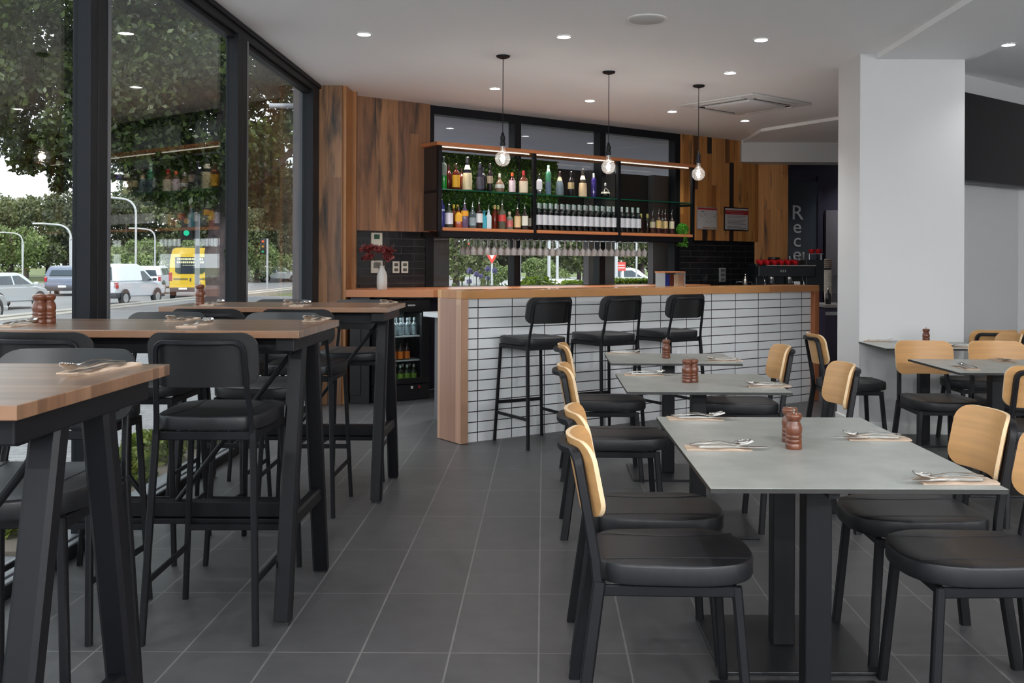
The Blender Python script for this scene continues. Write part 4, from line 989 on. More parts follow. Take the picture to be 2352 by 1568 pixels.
# trailing plant on the right end of the timber shelf
t = thing('potted_plant', 'small bright green trailing plant at the right end of the timber shelf', 'plant', sh(s_at(1567, .06), .06, 1.672))
bm = NB(); lathe(bm, [(0.03, 0), (0.04, 0.06), (0.036, 0.06), (0.03, 0.05)], 18); finish(bm, 'pot', mat('pot_dark', (0.03, 0.03, 0.03), 0.5), t)
rn = random.Random(5); pts = []
for _ in range(1500):
    a = rn.random()*2*PI; q = rn.random(); r = 0.075*math.sqrt(rn.random()); pts.append((r*math.cos(a), r*math.sin(a)-0.012, 0.05+0.09*math.sqrt(max(0, 1-(r/0.078)**2))*rn.random()+0.0))
for _ in range(600):
    a = -PI/2+rn.gauss(0, 0.8); d = rn.random()**1.5; pts.append((0.062*math.cos(a)+rn.gauss(0, .006), 0.062*math.sin(a)-0.01, 0.05-0.20*d))
o = leaves('foliage', pts, 0.02, leafmat('plant_green', (0.05, 0.22, 0.01, 1), (0.10, 0.36, 0.03, 1), (0.20, 0.5, 0.06, 1), 20), t, seed=9)
# ---------------------------------------------------------------- vase with red flowers
t = thing('flower_vase', 'white bottle shaped vase holding dark red leaves and blooms on the ledge', 'vase', (-1.518, 9.31, 1.0625))
bm = NB(); lathe(bm, [(0.044, 0), (0.047, 0.006), (0.049, 0.06), (0.048, 0.125), (0.040, 0.16), (0.026, 0.19), (0.022, 0.20), (0.022, 0.215), (0.025, 0.222), (0.020, 0.222), (0.018, 0.20)], 28); finish(bm, 'vase', mat('white_ceramic', (0.52, 0.50, 0.47), 0.3), t)
rn = random.Random(11); pts = []; bm = NB()
for k in range(10):
    a = rn.random()*2*PI; r = 0.03+0.11*rn.random(); e = (r*math.cos(a)*1.25, r*math.sin(a)*0.7, 0.30+0.09*rn.random())
    rod(bm, (0, 0, 0.12), (e[0]*0.4, e[1]*0.4, 0.26), 0.003, 5); rod(bm, (e[0]*0.4, e[1]*0.4, 0.26), e, 0.002, 5)
    for _ in range(70): pts.append((e[0]+rn.gauss(0, .022), e[1]+rn.gauss(0, .02), e[2]+rn.gauss(0, .016)))
finish(bm, 'stems', mat('stem_brown', (0.08, 0.05, 0.02), 0.7), t)
leaves('blooms', pts, 0.034, leafmat('red_blooms', (0.07, 0.008, 0.008, 1), (0.22, 0.03, 0.03, 1), (0.38, 0.08, 0.08, 1), 30), t, seed=12)
# ---------------------------------------------------------------- plates on the left tiles (wall frame)
def wl(u, v, t=0.0):
    k = (u-CX)/F; b = BW0+NBK*t; s = (k*b.y-b.x)/(EB.x-k*EB.y); d = b.y+EB.y*s; x, y = unroll(u, v); return s, H-y*d/F
def plate(name, u0, u1, v0, v1, th, m, label, cat, group=None, t0=0.0):
    s0, z1 = wl(u0, v0, t0); s1, z0 = wl(u1, v1, t0)
    t = thing(name, label, cat, BW0+EB*s0+NBK*t0+Vector((0, 0, z0)), BWA, group)
    bm = NB(); box(bm, 0, s1-s0, -th, 0.0, 0, z1-z0, 0.003); finish(bm, 'plate', m, t, sm=0)
    return t, s1-s0, z1-z0
MIV = mat('ivory_plastic', (0.55, 0.54, 0.46), 0.4)
t, w_, h_ = plate('thermostat', 850.5, 876, 534, 567, 0.02, MIV, 'cream wall controller with a green screen on the black tiles', 'thermostat')
bm = NB(); box(bm, w_*0.25, w_*0.75, -0.022, -0.02, h_*0.55, h_*0.88); finish(bm, 'screen', mat('lcd_green', (0.01, 0.06, 0.04), 0.3), t, sm=0)
t, w_, h_ = plate('wall_panel', 850.5, 877, 598, 627, 0.02, MIV, 'cream control plate on the tiles partly behind the vase', 'wall plate')
bm = NB(); box(bm, w_*0.2, w_*0.8, -0.022, -0.02, h_*0.4, h_*0.85); finish(bm, 'cover', mat('grey_cover', (0.12, 0.12, 0.11), 0.4), t, sm=0)
for u0, lb in ((901, 'double power point right of the vase, left of two'), (921, 'double power point right of the vase, right of two')):
    t, w_, h_ = plate('power_point', u0, u0+15.5, 600, 627, 0.012, MIV, 'cream '+lb, 'power point', 'power points on the black tiles')
    for zz in (0.28, 0.72):
        bm = NB(); box(bm, w_*0.22, w_*0.78, -0.0135, -0.012, h_*(zz-0.13), h_*(zz+0.13)); finish(bm, 'socket_face', mat('socket_dark', (0.06, 0.06, 0.055), 0.5), t, sm=0)
t, w_, h_ = plate('switch_plate', 1651.5, 1665.5, 615, 647, 0.012, mat('switch_silver', (0.30, 0.30, 0.30), 0.35), 'tall silver switch plate on the dark tiles right of the tap', 'switch')
for zz in (0.18, 0.5, 0.82):
    bm = NB(); box(bm, w_*0.2, w_*0.8, -0.0145, -0.012, h_*(zz-0.09), h_*(zz+0.09)); finish(bm, 'rocker', MGREYP, t, sm=0)
# notices on the golden boards
t, w_, h_ = plate('licence_notice', 1599, 1645.5, 474.5, 528, 0.012, mat('silver_frame', (0.28, 0.25, 0.25), 0.3), 'silver framed notice with a red title bar beside the bar shelves', 'notice', t0=-0.03)
MPAP = mat('paper_white', (0.48, 0.47, 0.47), 0.6); MREDP = mat('print_red', (0.42, 0.02, 0.03), 0.6); MINK = mat('print_ink', (0.12, 0.12, 0.13), 0.7)
def sheet(t, x0, x1, z0, z1, y, m, nm='print'):
    bm = NB(); box(bm, x0, x1, y-0.0008, y, z0, z1); return finish(bm, nm, m, t, sm=0)
sheet(t, 0.012, w_-0.012, 0.012, h_-0.012, -0.012, MPAP, 'paper')
sheet(t, 0.012, w_-0.012, h_-0.034, h_-0.012, -0.0128, MREDP, 'title_bar')
text_mesh('Licence', 0.018, MINK, 'print', t, (w_*0.28, -0.0135, h_-0.062))
rn = random.Random(2)
bm = NB()
for k in range(16):
    x = 0.02+(w_-0.06)*rn.random(); z = 0.05+(h_-0.14)*rn.random(); box(bm, x, x+0.012+0.03*rn.random(), -0.0135, -0.0128, z, z+0.004)
finish(bm, 'print', MINK, t, sm=0)
for k, c in enumerate(((0.4, 0.05, 0.05), (0.35, 0.12, 0.04), (0.45, 0.25, 0.03), (0.45, 0.35, 0.1), (0.3, 0.2, 0.1))):
    sheet(t, w_*(0.3+0.13*k), w_*(0.4+0.13*k), 0.018, 0.032, -0.0128, mat('print_colour', c, 0.6))
t, w_, h_ = plate('warning_notice', 1661.5, 1717, 475, 531, 0.014, mat('black_frame', (0.012, 0.008, 0.008), 0.3), 'black framed white notice with a bold red heading on the golden boards', 'notice', t0=-0.03)
sheet(t, 0.014, w_-0.014, 0.014, h_-0.014, -0.014, MPAP, 'paper')
sheet(t, 0.014, w_-0.014, h_-0.095, h_-0.038, -0.0148, MREDP, 'heading')
MPW = mat('print_pale', (0.62, 0.45, 0.42), 0.6)
for k, sx in enumerate((0.09, 0.22)): 
    bm = NB(); box(bm, w_*sx, w_*(1-sx), -0.0156, -0.0150, h_-0.062-0.022*k, h_-0.051-0.022*k); finish(bm, 'heading_line', MPW, t, sm=0)
bm = NB()
for k in range(11):
    if k in (2, 7): continue
    z = h_-0.118-0.0175*k; box(bm, w_*0.12, w_*(0.88-0.06*((k*7) % 3)), -0.0156, -0.0150, z, z+0.007)
finish(bm, 'text_lines', mat('print_grey', (0.20, 0.20, 0.20), 0.7), t, sm=0)

# ---------------------------------------------------------------- things on the back bench and bar
t = thing('menu_box', 'timber edged clear box of blue, brown and cream packets on the back bench', 'box', g2(at(1527, 658.5, 1.062), 1.062), BWA)
bm = NB(); box(bm, 0, 0.32, 0, 0.16, 0.150, 0.166, 0.002); finish(bm, 'lid', MREDWOOD, t, sm=0)
bm = NB(); box(bm, 0.003, 0.007, 0, 0.15, 0.002, 0.150); box(bm, 0.313, 0.317, 0, 0.15, 0.002, 0.150); box(bm, 0, 0.32, 0, 0.15, 0, 0.002); finish(bm, 'case', mat('acrylic', (0.35, 0.36, 0.36), 0.15), t, sm=0)
for x0, x1, c in ((0.012, 0.085, (40, 50, 130)), (0.09, 0.15, (96, 40, 26)), (0.155, 0.225, (206, 172, 140)), (0.23, 0.308, (190, 140, 112))):
    bm = NB(); box(bm, x0, x1, 0.01, 0.13, 0.003, 0.135, 0.004); finish(bm, 'packet', mat('packet', srgb(*c), 0.6), t, sm=0)
def tap(loc, rz, label, L=0.22):
    t = thing('tap', label, 'tap', loc, rz)
    bm = NB(); lathe(bm, [(0.025, 0), (0.025, 0.01), (0.014, 0.014), (0.014, 0.05)], 16); finish(bm, 'base', MGREYP, t)
    bm = NB(); P = [(0, 0, 0.03), (0, 0, 0.13)] + arc_corner((0, 0, 0.165), (0, 0, 0), (-1, 0, 0.165), 0.035) + [(-L, 0, 0.165), (-L-0.004, 0, 0.150)]
    tube(bm, P, 0.022, 0.022, 12); finish(bm, 'spout', mat('tap_grey', (0.09, 0.09, 0.10), 0.3, 0.6), t, sm=60)
tap(g2(at(1587, 661, 1.0), 0.915), BWA*0+0.15, 'dark gooseneck tap beside the timber edged box on the back bench', 0.20)
# tie coffee grinder
t = thing('coffee_grinder', 'black coffee grinder with a clear hopper in front of the dark tiles', 'grinder', bw(5.05, -0.40, 0.9155), 0.2)
bm = NB(); lathe(bm, [(0.085, 0), (0.085, 0.02), (0.06, 0.04), (0.065, 0.26), (0.075, 0.27), (0.075, 0.30)], 20); finish(bm, 'body', MFR, t)
bm = NB(); lathe(bm, [(0.035, 0.30), (0.075, 0.36), (0.078, 0.47), (0.074, 0.47), (0.07, 0.36)], 20, cap=False); finish(bm, 'hopper', glassy('smoke', (0.5, 0.5, 0.52), 1.5), t)
bm = NB(); lathe(bm, [(0.080, 0.471), (0.08, 0.485), (0.06, 0.492)], 20); finish(bm, 'lid', MFR, t)
# steel cocktail shaker and jigger by the tap
t = thing('cocktail_shaker', 'steel cocktail shaker with a domed lid on the bench left of the coffee machine', 'shaker', g2(at(1712, 662, 1.0), 0.9155))
bm = NB(); lathe(bm, [(0.034, 0), (0.036, 0.005), (0.046, 0.15)], 22); finish(bm, 'cup', MSTEEL, t)
bm = NB(); lathe(bm, [(0.046, 0.151), (0.040, 0.19), (0.02, 0.215), (0.02, 0.225), (0.012, 0.24), (0.02, 0.262), (0.016, 0.27)], 22); finish(bm, 'lid', MSTEEL, t)
tap(g2(at(1728, 662, 1.0), 0.9155), 0.1, 'dark tap with a long spout beside the steel shaker', 0.21)
# espresso machine
E0 = Vector(((1742-CX)/F*12.55, 12.55, 0.9155))
t = thing('espresso_machine', 'black two group espresso machine with red cups on its rail', 'espresso machine', E0, 0.06)
MES = mat('espresso_black', (0.014, 0.018, 0.022), 0.3)
bm = NB(); box(bm, 0.0, 0.74, 0.12, 0.55, 0.06, 0.40, 0.012); box(bm, 0.0, 0.74, 0.0, 0.13, 0.235, 0.375, 0.012); finish(bm, 'body', MES, t, sm=0)
bm = NB(); box(bm, 0.0, 0.74, 0.0, 0.55, 0.0, 0.075, 0.008); finish(bm, 'drip_tray', MES, t, sm=0)
bm = NB(); box(bm, 0.04, 0.60, 0.01, 0.11, 0.076, 0.080); finish(bm, 'grate', MSTEEL, t, sm=0)
bm = NB(); box(bm, 0.10, 0.74, -0.006, 0.004, 0.376, 0.386); finish(bm, 'trim_strip', MSTEEL, t, sm=0)
bm = NB(); box(bm, 0.62, 0.95, 0.02, 0.56, 0.05, 0.455, 0.01); finish(bm, 'side_housing', MES, t, sm=0)
for x in (0.19, 0.42):
    bm = NB(); lathe(bm, [(0.038, 0.16), (0.042, 0.18), (0.042, 0.235)], 20, (x, 0.05, 0)); gh = finish(bm, 'group_head', MCHROME, t)
    bm = NB(); lathe(bm, [(0.03, 0.125), (0.036, 0.135), (0.036, 0.158)], 18, (x, 0.05, 0)); rod(bm, (x, 0.02, 0.145), (x+0.015, -0.13, 0.130), 0.022, 10); finish(bm, 'portafilter', MES, gh)
for x in (0.06, 0.56):
    bm = NB(); tube(bm, [(x, -0.01, 0.24), (x+0.01, -0.04, 0.18), (x+0.02, -0.05, 0.10)], 0.008, 0.008, 8); finish(bm, 'steam_wand', MCHROME, t)
for x in (0.02, 0.60):
    bm = NB(); disc(bm, (x+0.03, -0.012, 0.30), 0.016, 16, 'Y', 0.015); finish(bm, 'valve_knob', MES, t)
for k in range(3):
    for j in range(2):
        bm = NB(); box(bm, 0.285+0.028*k, 0.297+0.028*k, -0.0025, 0.0, 0.30+0.018*j, 0.308+0.018*j); finish(bm, 'button', MWHITEP, t, sm=0)
MRC2 = mat('red_cup', (0.55, 0.012, 0.018), 0.25)
cup0 = None; n = 0
def cup(p, label):
    global cup0
    if cup0 is None:
        cup0 = t2 = thing('coffee_cup', label, 'cup', p, 0, 'red coffee cups on the machine')
        bm = NB(); lathe(bm, [(0.022, 0), (0.026, 0.004), (0.036, 0.03), (0.038, 0.055), (0.035, 0.055), (0.030, 0.02)], 18); finish(bm, 'cup', MRC2, t2)
        bm = NB(); tube(bm, [(0.036, 0, 0.045), (0.055, 0, 0.042), (0.055, 0, 0.022), (0.033, 0, 0.018)], 0.007, 0.007, 6); finish(bm, 'handle', MRC2, t2)
    else: dup(cup0, p, random.random()*6, label, 'red coffee cups on the machine')
EM = Matrix.Translation(E0) @ Matrix.Rotation(0.06, 4, 'Z')
for k in range(6):
    for j in range(2):
        cup(EM @ Vector((0.05+0.09*k, 0.06+0.10*j, 0.388 if not j else 0.4015)), 'glossy red coffee cup upright along the %s of the espresso machine top' % ('front' if not j else 'back'))
for k in range(2): cup(EM @ Vector((0.72+0.085*k, 0.10, 0.456+0.08)), 'glossy red coffee cup raised on the small stand right of the espresso machine')
t = thing('cup_stand', 'small steel stand carrying two red cups on the espresso machine', 'stand', EM @ Vector((0.76, 0.10, 0.455)))
bm = NB(); box(bm, -0.09, 0.10, -0.05, 0.05, 0.074, 0.079); finish(bm, 'tray', MSTEEL, t, sm=0)
for x in (-0.07, 0.08):
    bm = NB(); rod(bm, (x, 0, 0), (x, 0, 0.074), 0.008, 8); finish(bm, 'leg', MSTEEL, t)
gj = None
for k in range(4):
    p = EM @ Vector((0.42+0.065*k, 0.02+0.0*(k % 2), 0.388)); p.z = E0.z+0.386
    if gj is None:
        bm = NB(); lathe(bm, [(0.022, 0), (0.028, 0.10), (0.025, 0.10), (0.019, 0.01)], 14, cap=False); gj = finish(bm, 'glass_tumbler', MCLEAR, None, EM @ Vector((0.47, 0.22, 0.4015)), sm=60); o = gj
    else: o = gj.copy(); COL.objects.link(o); o.location = EM @ Vector((0.47+0.06*k, 0.22, 0.4015 if k < 3 else 0.456))
    tag(o, 'clear glass tumbler among the red cups on the espresso machine', 'glass', 'tumblers on the espresso machine')
t = thing('serviette_holder', 'white napkin block on the right of the espresso machine drip tray', 'napkin holder', EM @ Vector((0.50, 0.045, 0.081)))
bm = NB(); box(bm, -0.03, 0.045, -0.03, 0.03, 0, 0.10, 0.004); finish(bm, 'block', MWHITEP, t, sm=0)
# paper cup stack, till and bottle by the station
t = thing('paper_cup_stack', 'tall stack of cream paper cups with brown lids right of the espresso machine', 'cup stack', (2.86+0.20, 10.32, 0.906))
t.location = (3.035, 10.75-0.15, 0.906)
bm = NB()
MCUP = mat('paper_cup', (0.42, 0.38, 0.33), 0.6)
P = []
for k in range(9): z = 0.028*k; P += [(0.036, 0.10+z), (0.0415, 0.10+z+0.024), (0.043, 0.10+z+0.026)]
lathe(bm, [(0.030, 0), (0.038, 0.09)]+P, 20); finish(bm, 'cups', MCUP, t)
bm = NB(); P = []
for k in range(5): z = 0.37+0.02*k; P += [(0.040, z), (0.040, z+0.012), (0.034, z+0.018)]
lathe(bm, P, 20); finish(bm, 'lids', mat('lid_brown', (0.12, 0.09, 0.07), 0.5), t)
t = thing('till_screen', 'dark till screen standing on the station right of the bar end', 'till', (3.14, 10.30, 0.906), -0.5)
bm = NB(); box(bm, -0.08, 0.08, -0.07, 0.07, 0, 0.02, 0.004); box(bm, -0.02, 0.02, -0.01, 0.02, 0.02, 0.12); finish(bm, 'stand', MFR, t, sm=0)
bm = NB(); box(bm, -0.15, 0.15, -0.02, 0.01, 0.09, 0.30, 0.006, M=Matrix.Rotation(-0.25, 4, 'X')); finish(bm, 'screen', mat('screen_dark', (0.02, 0.022, 0.03), 0.15), t, sm=0)
t = thing('sauce_bottle', 'small dark bottle on the station beside the till', 'bottle', (2.93, 10.22, 0.906))
bm = NB(); lathe(bm, PROF['round'](0.028, 0.16), 16); finish(bm, 'body', bmat((30, 24, 30)), t); bm = NB(); lathe(bm, [(0.012, 0.15), (0.012, 0.17)], 12); finish(bm, 'cap', MSTEEL, t)
# ---------------------------------------------------------------- television on the right wall
TVd = RE; t = thing('television', 'large dark wall mounted television right of the white column', 'television', (3.20, 8.31, 0) , RA)
o = t; NR = Vector((math.sin(RA), -math.cos(RA), 0))
bm = NB(); box(bm, 0.25, 1.60, -0.16, -0.11, 2.02, 2.78, 0.005); finish(bm, 'screen', mat('tv_black', (0.010, 0.008, 0.010), 0.35, spec=0.25), t, sm=0)
bm = NB(); box(bm, 0.25, 1.60, -0.162, -0.158, 2.02, 2.035); finish(bm, 'bezel', mat('tv_bezel', (0.05, 0.05, 0.055), 0.3), t, sm=0)
bm = NB(); box(bm, 0.7, 1.2, -0.109, 0.0, 2.25, 2.5); finish(bm, 'wall_bracket', MB, t, sm=0)
# ================================================================ outside
GZ = -0.05
MPAVE = tiles('paving', (0.17, 0.17, 0.18), (0.21, 0.21, 0.22), (0.11, 0.11, 0.115), 0.2, 0.1, 0.006, 0.8, ox=40, oy=20, offset=0.5, ax=('X', 'Y'), bump=0.2, var=0.15)
MCONC = noisy('kerb_concrete', (0.32, 0.30, 0.27, 1), (0.40, 0.38, 0.34, 1), 3, 0.85)
MROAD = noisy('asphalt', (0.15, 0.15, 0.155, 1), (0.19, 0.19, 0.195, 1), 0.6, 0.85, 8)
MGRASS = noisy('grass', (0.06, 0.09, 0.02, 1), (0.12, 0.14, 0.04, 1), 0.8, 0.95, 8)
def slab(name, pts, z0, z1, m):
    bm = NB(); prism(bm, pts, z0, z1); return S(finish(bm, name, m, sm=0))
slab('ground_verge', [(-260, -60), (160, -60), (160, 300), (-260, 300)], -1.3, -0.72, MGRASS)
slab('ground_road', [(-44, -60), (-13.1, -60), (-13.1, 62), (60, 120), (60, 136), (-44, 136)], -0.73, -0.65, MROAD)
slab('ground_footpath', [(-12.7, -30), (-2.2, -30), (-2.2, 9.45), (-0.5, 10.98), (20, 26.8), (20, 30), (-12.7, 40)], -0.9, GZ, MPAVE)
slab('ground_kerb', [(-13.12, -30), (-12.7, -30), (-12.7, 60), (-13.12, 60)], -0.9, 0.0, MCONC)
slab('ground_kerb_low', [(-12.68, -30), (-12.2, -30), (-12.2, 60), (-12.68, 60)], -0.9, -0.10+0.07, MCONC)
slab('ground_lawn', [(-12.2, 30), (60, 40), (60, 62), (-12.2, 60)], -0.9, -0.2, MGRASS)
# building outside: soffit, piers, dark shaded wall and facade beside the window wall
MSOF = noisy('stucco_soffit', (0.46, 0.43, 0.50, 1), (0.54, 0.51, 0.58, 1), 40, 0.9)
q = [bw(-1.0, .17), bw(9, .17), bw(9, 4.6), bw(1.75, 4.6)]
bm = NB(); prism(bm, [(p.x, p.y) for p in q] + [(-2.05, 13.0)], 2.90, 3.4); S(finish(bm, 'trim_soffit', MSOF, sm=0))
MPIER = mat('brown_render', (0.17, 0.145, 0.15), 0.8)
def pier(name, s0, s1, t0, t1, z0, z1, m=MPIER):
    bm = NB(); box(bm, s0, s1, t0, t1, z0, z1); return S(finish(bm, name, m, loc=BW0, rz=BWA, sm=0))
pier('wall_pier_1', -0.5, 0.59, 0.5, 0.6, -0.1, 2.47); pier('wall_pier_2', 2.62, 3.05, 0.5, 0.6, -0.1, 2.47); pier('wall_pier_3', 3.72, 4.3, 0.5, 0.6, -0.1, 2.47)
pier('wall_outside_screen', 0.0, 4.0, 0.62, 0.70, 1.60, 2.47, mat('brown_screen', (0.055, 0.042, 0.040), 0.7))  # panel for the exterior wall, its shade put into the dark brown
MGP = mat('grey_pillar_paint', (0.135, 0.135, 0.15), 0.6)
bm = NB(); box(bm, -2.285, -2.185, 9.02, 9.3, -0.1, 3.4); S(finish(bm, 'wall_outside_pillar', MGP, sm=0))
t = thing('outdoor_light_arm', 'pale grey tubular light arm sticking out from the outside pillar', 'light', (-2.28, 9.06, 2.74))
bm = NB(); rod(bm, (0.0, 0.0, 0), (-0.23, 0.0, 0.0), 0.045, 16); finish(bm, 'tube', mat('arm_grey', (0.35, 0.36, 0.40), 0.4), t)
# low plants in the strip by the glass
MHB = leafmat('hedge_leaf', (0.06, 0.10, 0.01, 1), (0.16, 0.22, 0.03, 1), (0.34, 0.36, 0.07, 1), 3)
bm = NB(); box(bm, -2.95, -2.30, 4.6, 8.8, GZ, GZ+0.02); S(finish(bm, 'ground_garden_bed', mat('mulch', (0.16, 0.13, 0.10), 0.9), sm=0))
rn = random.Random(21)
for k, (x, y, r) in enumerate(((-2.62, 5.0, .20), (-2.66, 5.55, .2), (-2.60, 6.1, .22), (-2.66, 6.7, .24), (-2.6, 7.3, .22), (-2.65, 7.9, .24), (-2.6, 8.4, .2))):
    pts = []
    for _ in range(700):
        v = Vector((rn.gauss(0, 1), rn.gauss(0, 1), abs(rn.gauss(0, 1)))).normalized(); q = 0.6+0.4*rn.random(); pts.append((v.x*r*q, v.y*r*q, v.z*r*q*0.9))
    t = thing('groundcover_shrub', 'yellow green shrub outside the window foot, %s' % ('nearest the camera', 'second along', 'third along', 'in the middle of the strip', 'third from the far end', 'second from the far end', 'at the far end')[k], 'shrub', (x, y, GZ+0.02), 0, 'low shrubs along the glass')
    leaves('foliage', pts, 0.055, MHB, t, seed=30+k)
# ---------------------------------------------------------------- vehicles
MTY = mat('tyre', (0.02, 0.02, 0.022), 0.8); MHUB = mat('hub', (0.45, 0.45, 0.46), 0.35, 0.6); MWIN = mat('car_glass', (0.03, 0.045, 0.06), 0.08)
MTL = mat('tail_red', (0.30, 0.01, 0.015), 0.3); MDKP = mat('bumper_dark', (0.035, 0.035, 0.042), 0.6); MPLATE = mat('number_plate', (0.6, 0.6, 0.6), 0.5)
CARS = {
 'hatch': dict(low=[(-1.98, .32), (-2.02, .60), (-1.93, .93), (1.05, .93), (1.75, .80), (1.98, .60), (1.98, .28)], top=[(-1.93, .93), (-1.72, 1.30), (-1.45, 1.46), (.05, 1.48), (.45, 1.40), (1.08, .93)], hw=.85, wb=(-1.30, 1.28), r=.30,
               side=[(-1.35, 1.0), (-1.20, 1.34), (.10, 1.36), (.72, 1.0)], mid=-0.35),
 'suv': dict(low=[(-2.2, .42), (-2.25, .75), (-2.15, 1.08), (1.1, 1.08), (2.05, .98), (2.25, .7), (2.25, .4)], top=[(-2.15, 1.08), (-1.95, 1.45), (-1.6, 1.66), (.1, 1.68), (.5, 1.6), (1.15, 1.08)], hw=.92, wb=(-1.40, 1.42), r=.36,
             side=[(-1.65, 1.14), (-1.45, 1.52), (.15, 1.55), (.78, 1.14)], mid=-0.4),
 'van': dict(low=[(-2.02, .35), (-2.05, .70), (-2.05, 1.02), (1.15, 1.02), (1.85, .88), (2.02, .62), (2.02, .3)], top=[(-2.05, 1.02), (-1.95, 1.72), (-1.80, 1.82), (-.1, 1.84), (.35, 1.68), (1.15, 1.02)], hw=.86, wb=(-1.38, 1.30), r=.30,
             side=[(.02, 1.06), (.02, 1.50), (.30, 1.50), (.86, 1.06)], mid=None),
}
def car(kind, label, loc, rz, colour, hubcol=None):
    c = CARS[kind]; t = thing('car' if kind != 'van' else 'van', label, 'car' if kind != 'van' else 'van', loc, rz)
    m = mat('car_paint', tuple(0.85*q for q in srgb(*colour)[:3]), 0.25, 0.2, coat=0.6); hw = c['hw']
    belt = c['top'][0][1]; ztop = max(z for x, z in c['top']); inset = 0.20
    def Y(z): return hw - inset*max(0, z-belt)/(ztop-belt)
    bm = NB()
    a = [bm.verts.new((x, -hw*(0.93 if z < .45 else 1), z)) for x, z in c['low']]; b = [bm.verts.new((x, hw*(0.93 if z < .45 else 1), z)) for x, z in c['low']]
    n = len(a); bm.faces.new(a); bm.faces.new(b[::-1])
    for i in range(n): bm.faces.new((a[i], a[(i+1) % n], b[(i+1) % n], b[i]))
    a = [bm.verts.new((x, -Y(z), z)) for x, z in c['top']]; b = [bm.verts.new((x, Y(z), z)) for x, z in c['top']]
    n = len(a); bm.faces.new(a); bm.faces.new(b[::-1])
    for i in range(n): bm.faces.new((a[i], a[(i+1) % n], b[(i+1) % n], b[i]))
    bmesh.ops.bevel(bm, geom=bm.edges[:], offset=0.06, segments=3, affect='EDGES')
    finish(bm, 'body', m, t, sm=50)
    def panel(nm, P, m2, off):
        for s in (-1, 1):
            bm = NB(); vs = [bm.verts.new((x, s*(Y(z)+off), z)) for x, z in P]; vi = [bm.verts.new((x, s*(Y(z)+off-0.03), z)) for x, z in P]
            bm.faces.new(vs); bm.faces.new(vi[::-1])
            for i in range(len(vs)): bm.faces.new((vs[i], vs[(i+1) % len(vs)], vi[(i+1) % len(vs)], vi[i]))
            finish(bm, nm, m2, t, sm=0)
    S_ = c['side']
    if c['mid'] is not None:
        md = c['mid']; zt = S_[1][1]; zb = S_[0][1]
        panel('side_window', [S_[0], S_[1], (md-.05, zt+.01), (md-.05, zb)], MWIN, 0.008); panel('side_window', [(md+.05, zb), (md+.05, zt+.01), S_[2], S_[3]], MWIN, 0.008)
    else: panel('side_window', S_, MWIN, 0.008)
    r0, r1 = c['top'][0], c['top'][1]
    def lerp(a, b, k): return (a[0]+(b[0]-a[0])*k, a[1]+(b[1]-a[1])*k)
    for nm, A, B, ks, wd in (('rear_window', r0, r1, (.12, .95), .72), ('windscreen', c['top'][-1], c['top'][-2], (.1, .92), .74)):
        p, q = lerp(A, B, ks[0]), lerp(A, B, ks[1]); sg = -1 if nm == 'rear_window' else 1
        bm = NB(); vs = []
        for o_ in (0.035, -0.02):
            for (x, z), w in ((p, wd), (q, wd*0.86)):
                for s in (-1, 1): vs.append(bm.verts.new((x+sg*o_, s*w*hw, z+o_*0.3)))
        for f in ((0, 1, 3, 2), (4, 6, 7, 5), (0, 2, 6, 4), (1, 5, 7, 3), (0, 4, 5, 1), (2, 3, 7, 6)): bm.faces.new([vs[i] for i in f])
        finish(bm, nm, MWIN, t, sm=0)
    xr = c['low'][1][0]
    for s in (-1, 1):
        bm = NB(); box(bm, xr+0.0, xr+0.16, s*hw*0.99, s*(hw-0.16), belt-0.28, belt-0.02, 0.02); finish(bm, 'tail_light', MTL, t, sm=0)
        bm = NB(); box(bm, 0.80, 0.92, s*(hw+0.02), s*(hw+0.19), belt+0.02, belt+0.16, 0.03); finish(bm, 'mirror', MDKP if kind == 'van' else m, t)
        for x in c['wb']:
            bm = NB(); disc(bm, (x, s*hw-0.0 if s > 0 else s*hw-0.012, c['r']+0.05), c['r']*1.20, 28, 'Y', 0.012); finish(bm, 'wheel_arch', MDKP, t)
            bm = NB(); disc(bm, (x, s*(hw-0.08)-0.10, c['r']), c['r'], 28, 'Y', 0.20); wh = finish(bm, 'wheel', MTY, t)
            bm = NB(); disc(bm, (x, s*(hw-0.08)-0.106, c['r']), c['r']*0.66, 20, 'Y', 0.212); finish(bm, 'hub_cap', MHUB, wh)
    bm = NB(); box(bm, xr-0.03, xr+0.5, -hw*0.97, hw*0.97, .30, .55, 0.04); box(bm, 1.55, c['low'][-1][0]+0.02, -hw*0.97, hw*0.97, .28, .45, 0.04); finish(bm, 'bumper', MDKP if kind in ('van', 'suv') else m, t)
    bm = NB(); box(bm, xr-0.045, xr-0.03, -0.2, 0.2, .48, .60); finish(bm, 'number_plate', MPLATE, t, sm=0)
    return t
RZc = -0.65
def roadat(u, d, z=RZc): x, y = unroll(u, 600); return (x*d/F, d, z)
car('hatch', 'silver hatchback at the far left of the road, second from the left edge', roadat(2, 40), PI/2-0.12, (200, 206, 210))
car('hatch', 'pale car cut off by the left edge with its front wheel showing', (-18.95, 31.6, RZc), PI/2, (206, 208, 206))
car('suv', 'dark rear grey suv seen from behind left of the first window mullion', roadat(158, 57), PI/2+0.3, (104, 112, 132))
car('van', 'small white delivery van just right of the first window mullion', roadat(288, 46), PI/2-0.15, (214, 220, 228))
car('suv', 'white hatchback seen from behind between the van and the yellow bus', roadat(352, 60), PI/2+0.16, (216, 218, 226))
car('hatch', 'small silver car far off below the trees right of the second mullion', roadat(640, 96, -0.65), PI*0.15, (206, 212, 216))
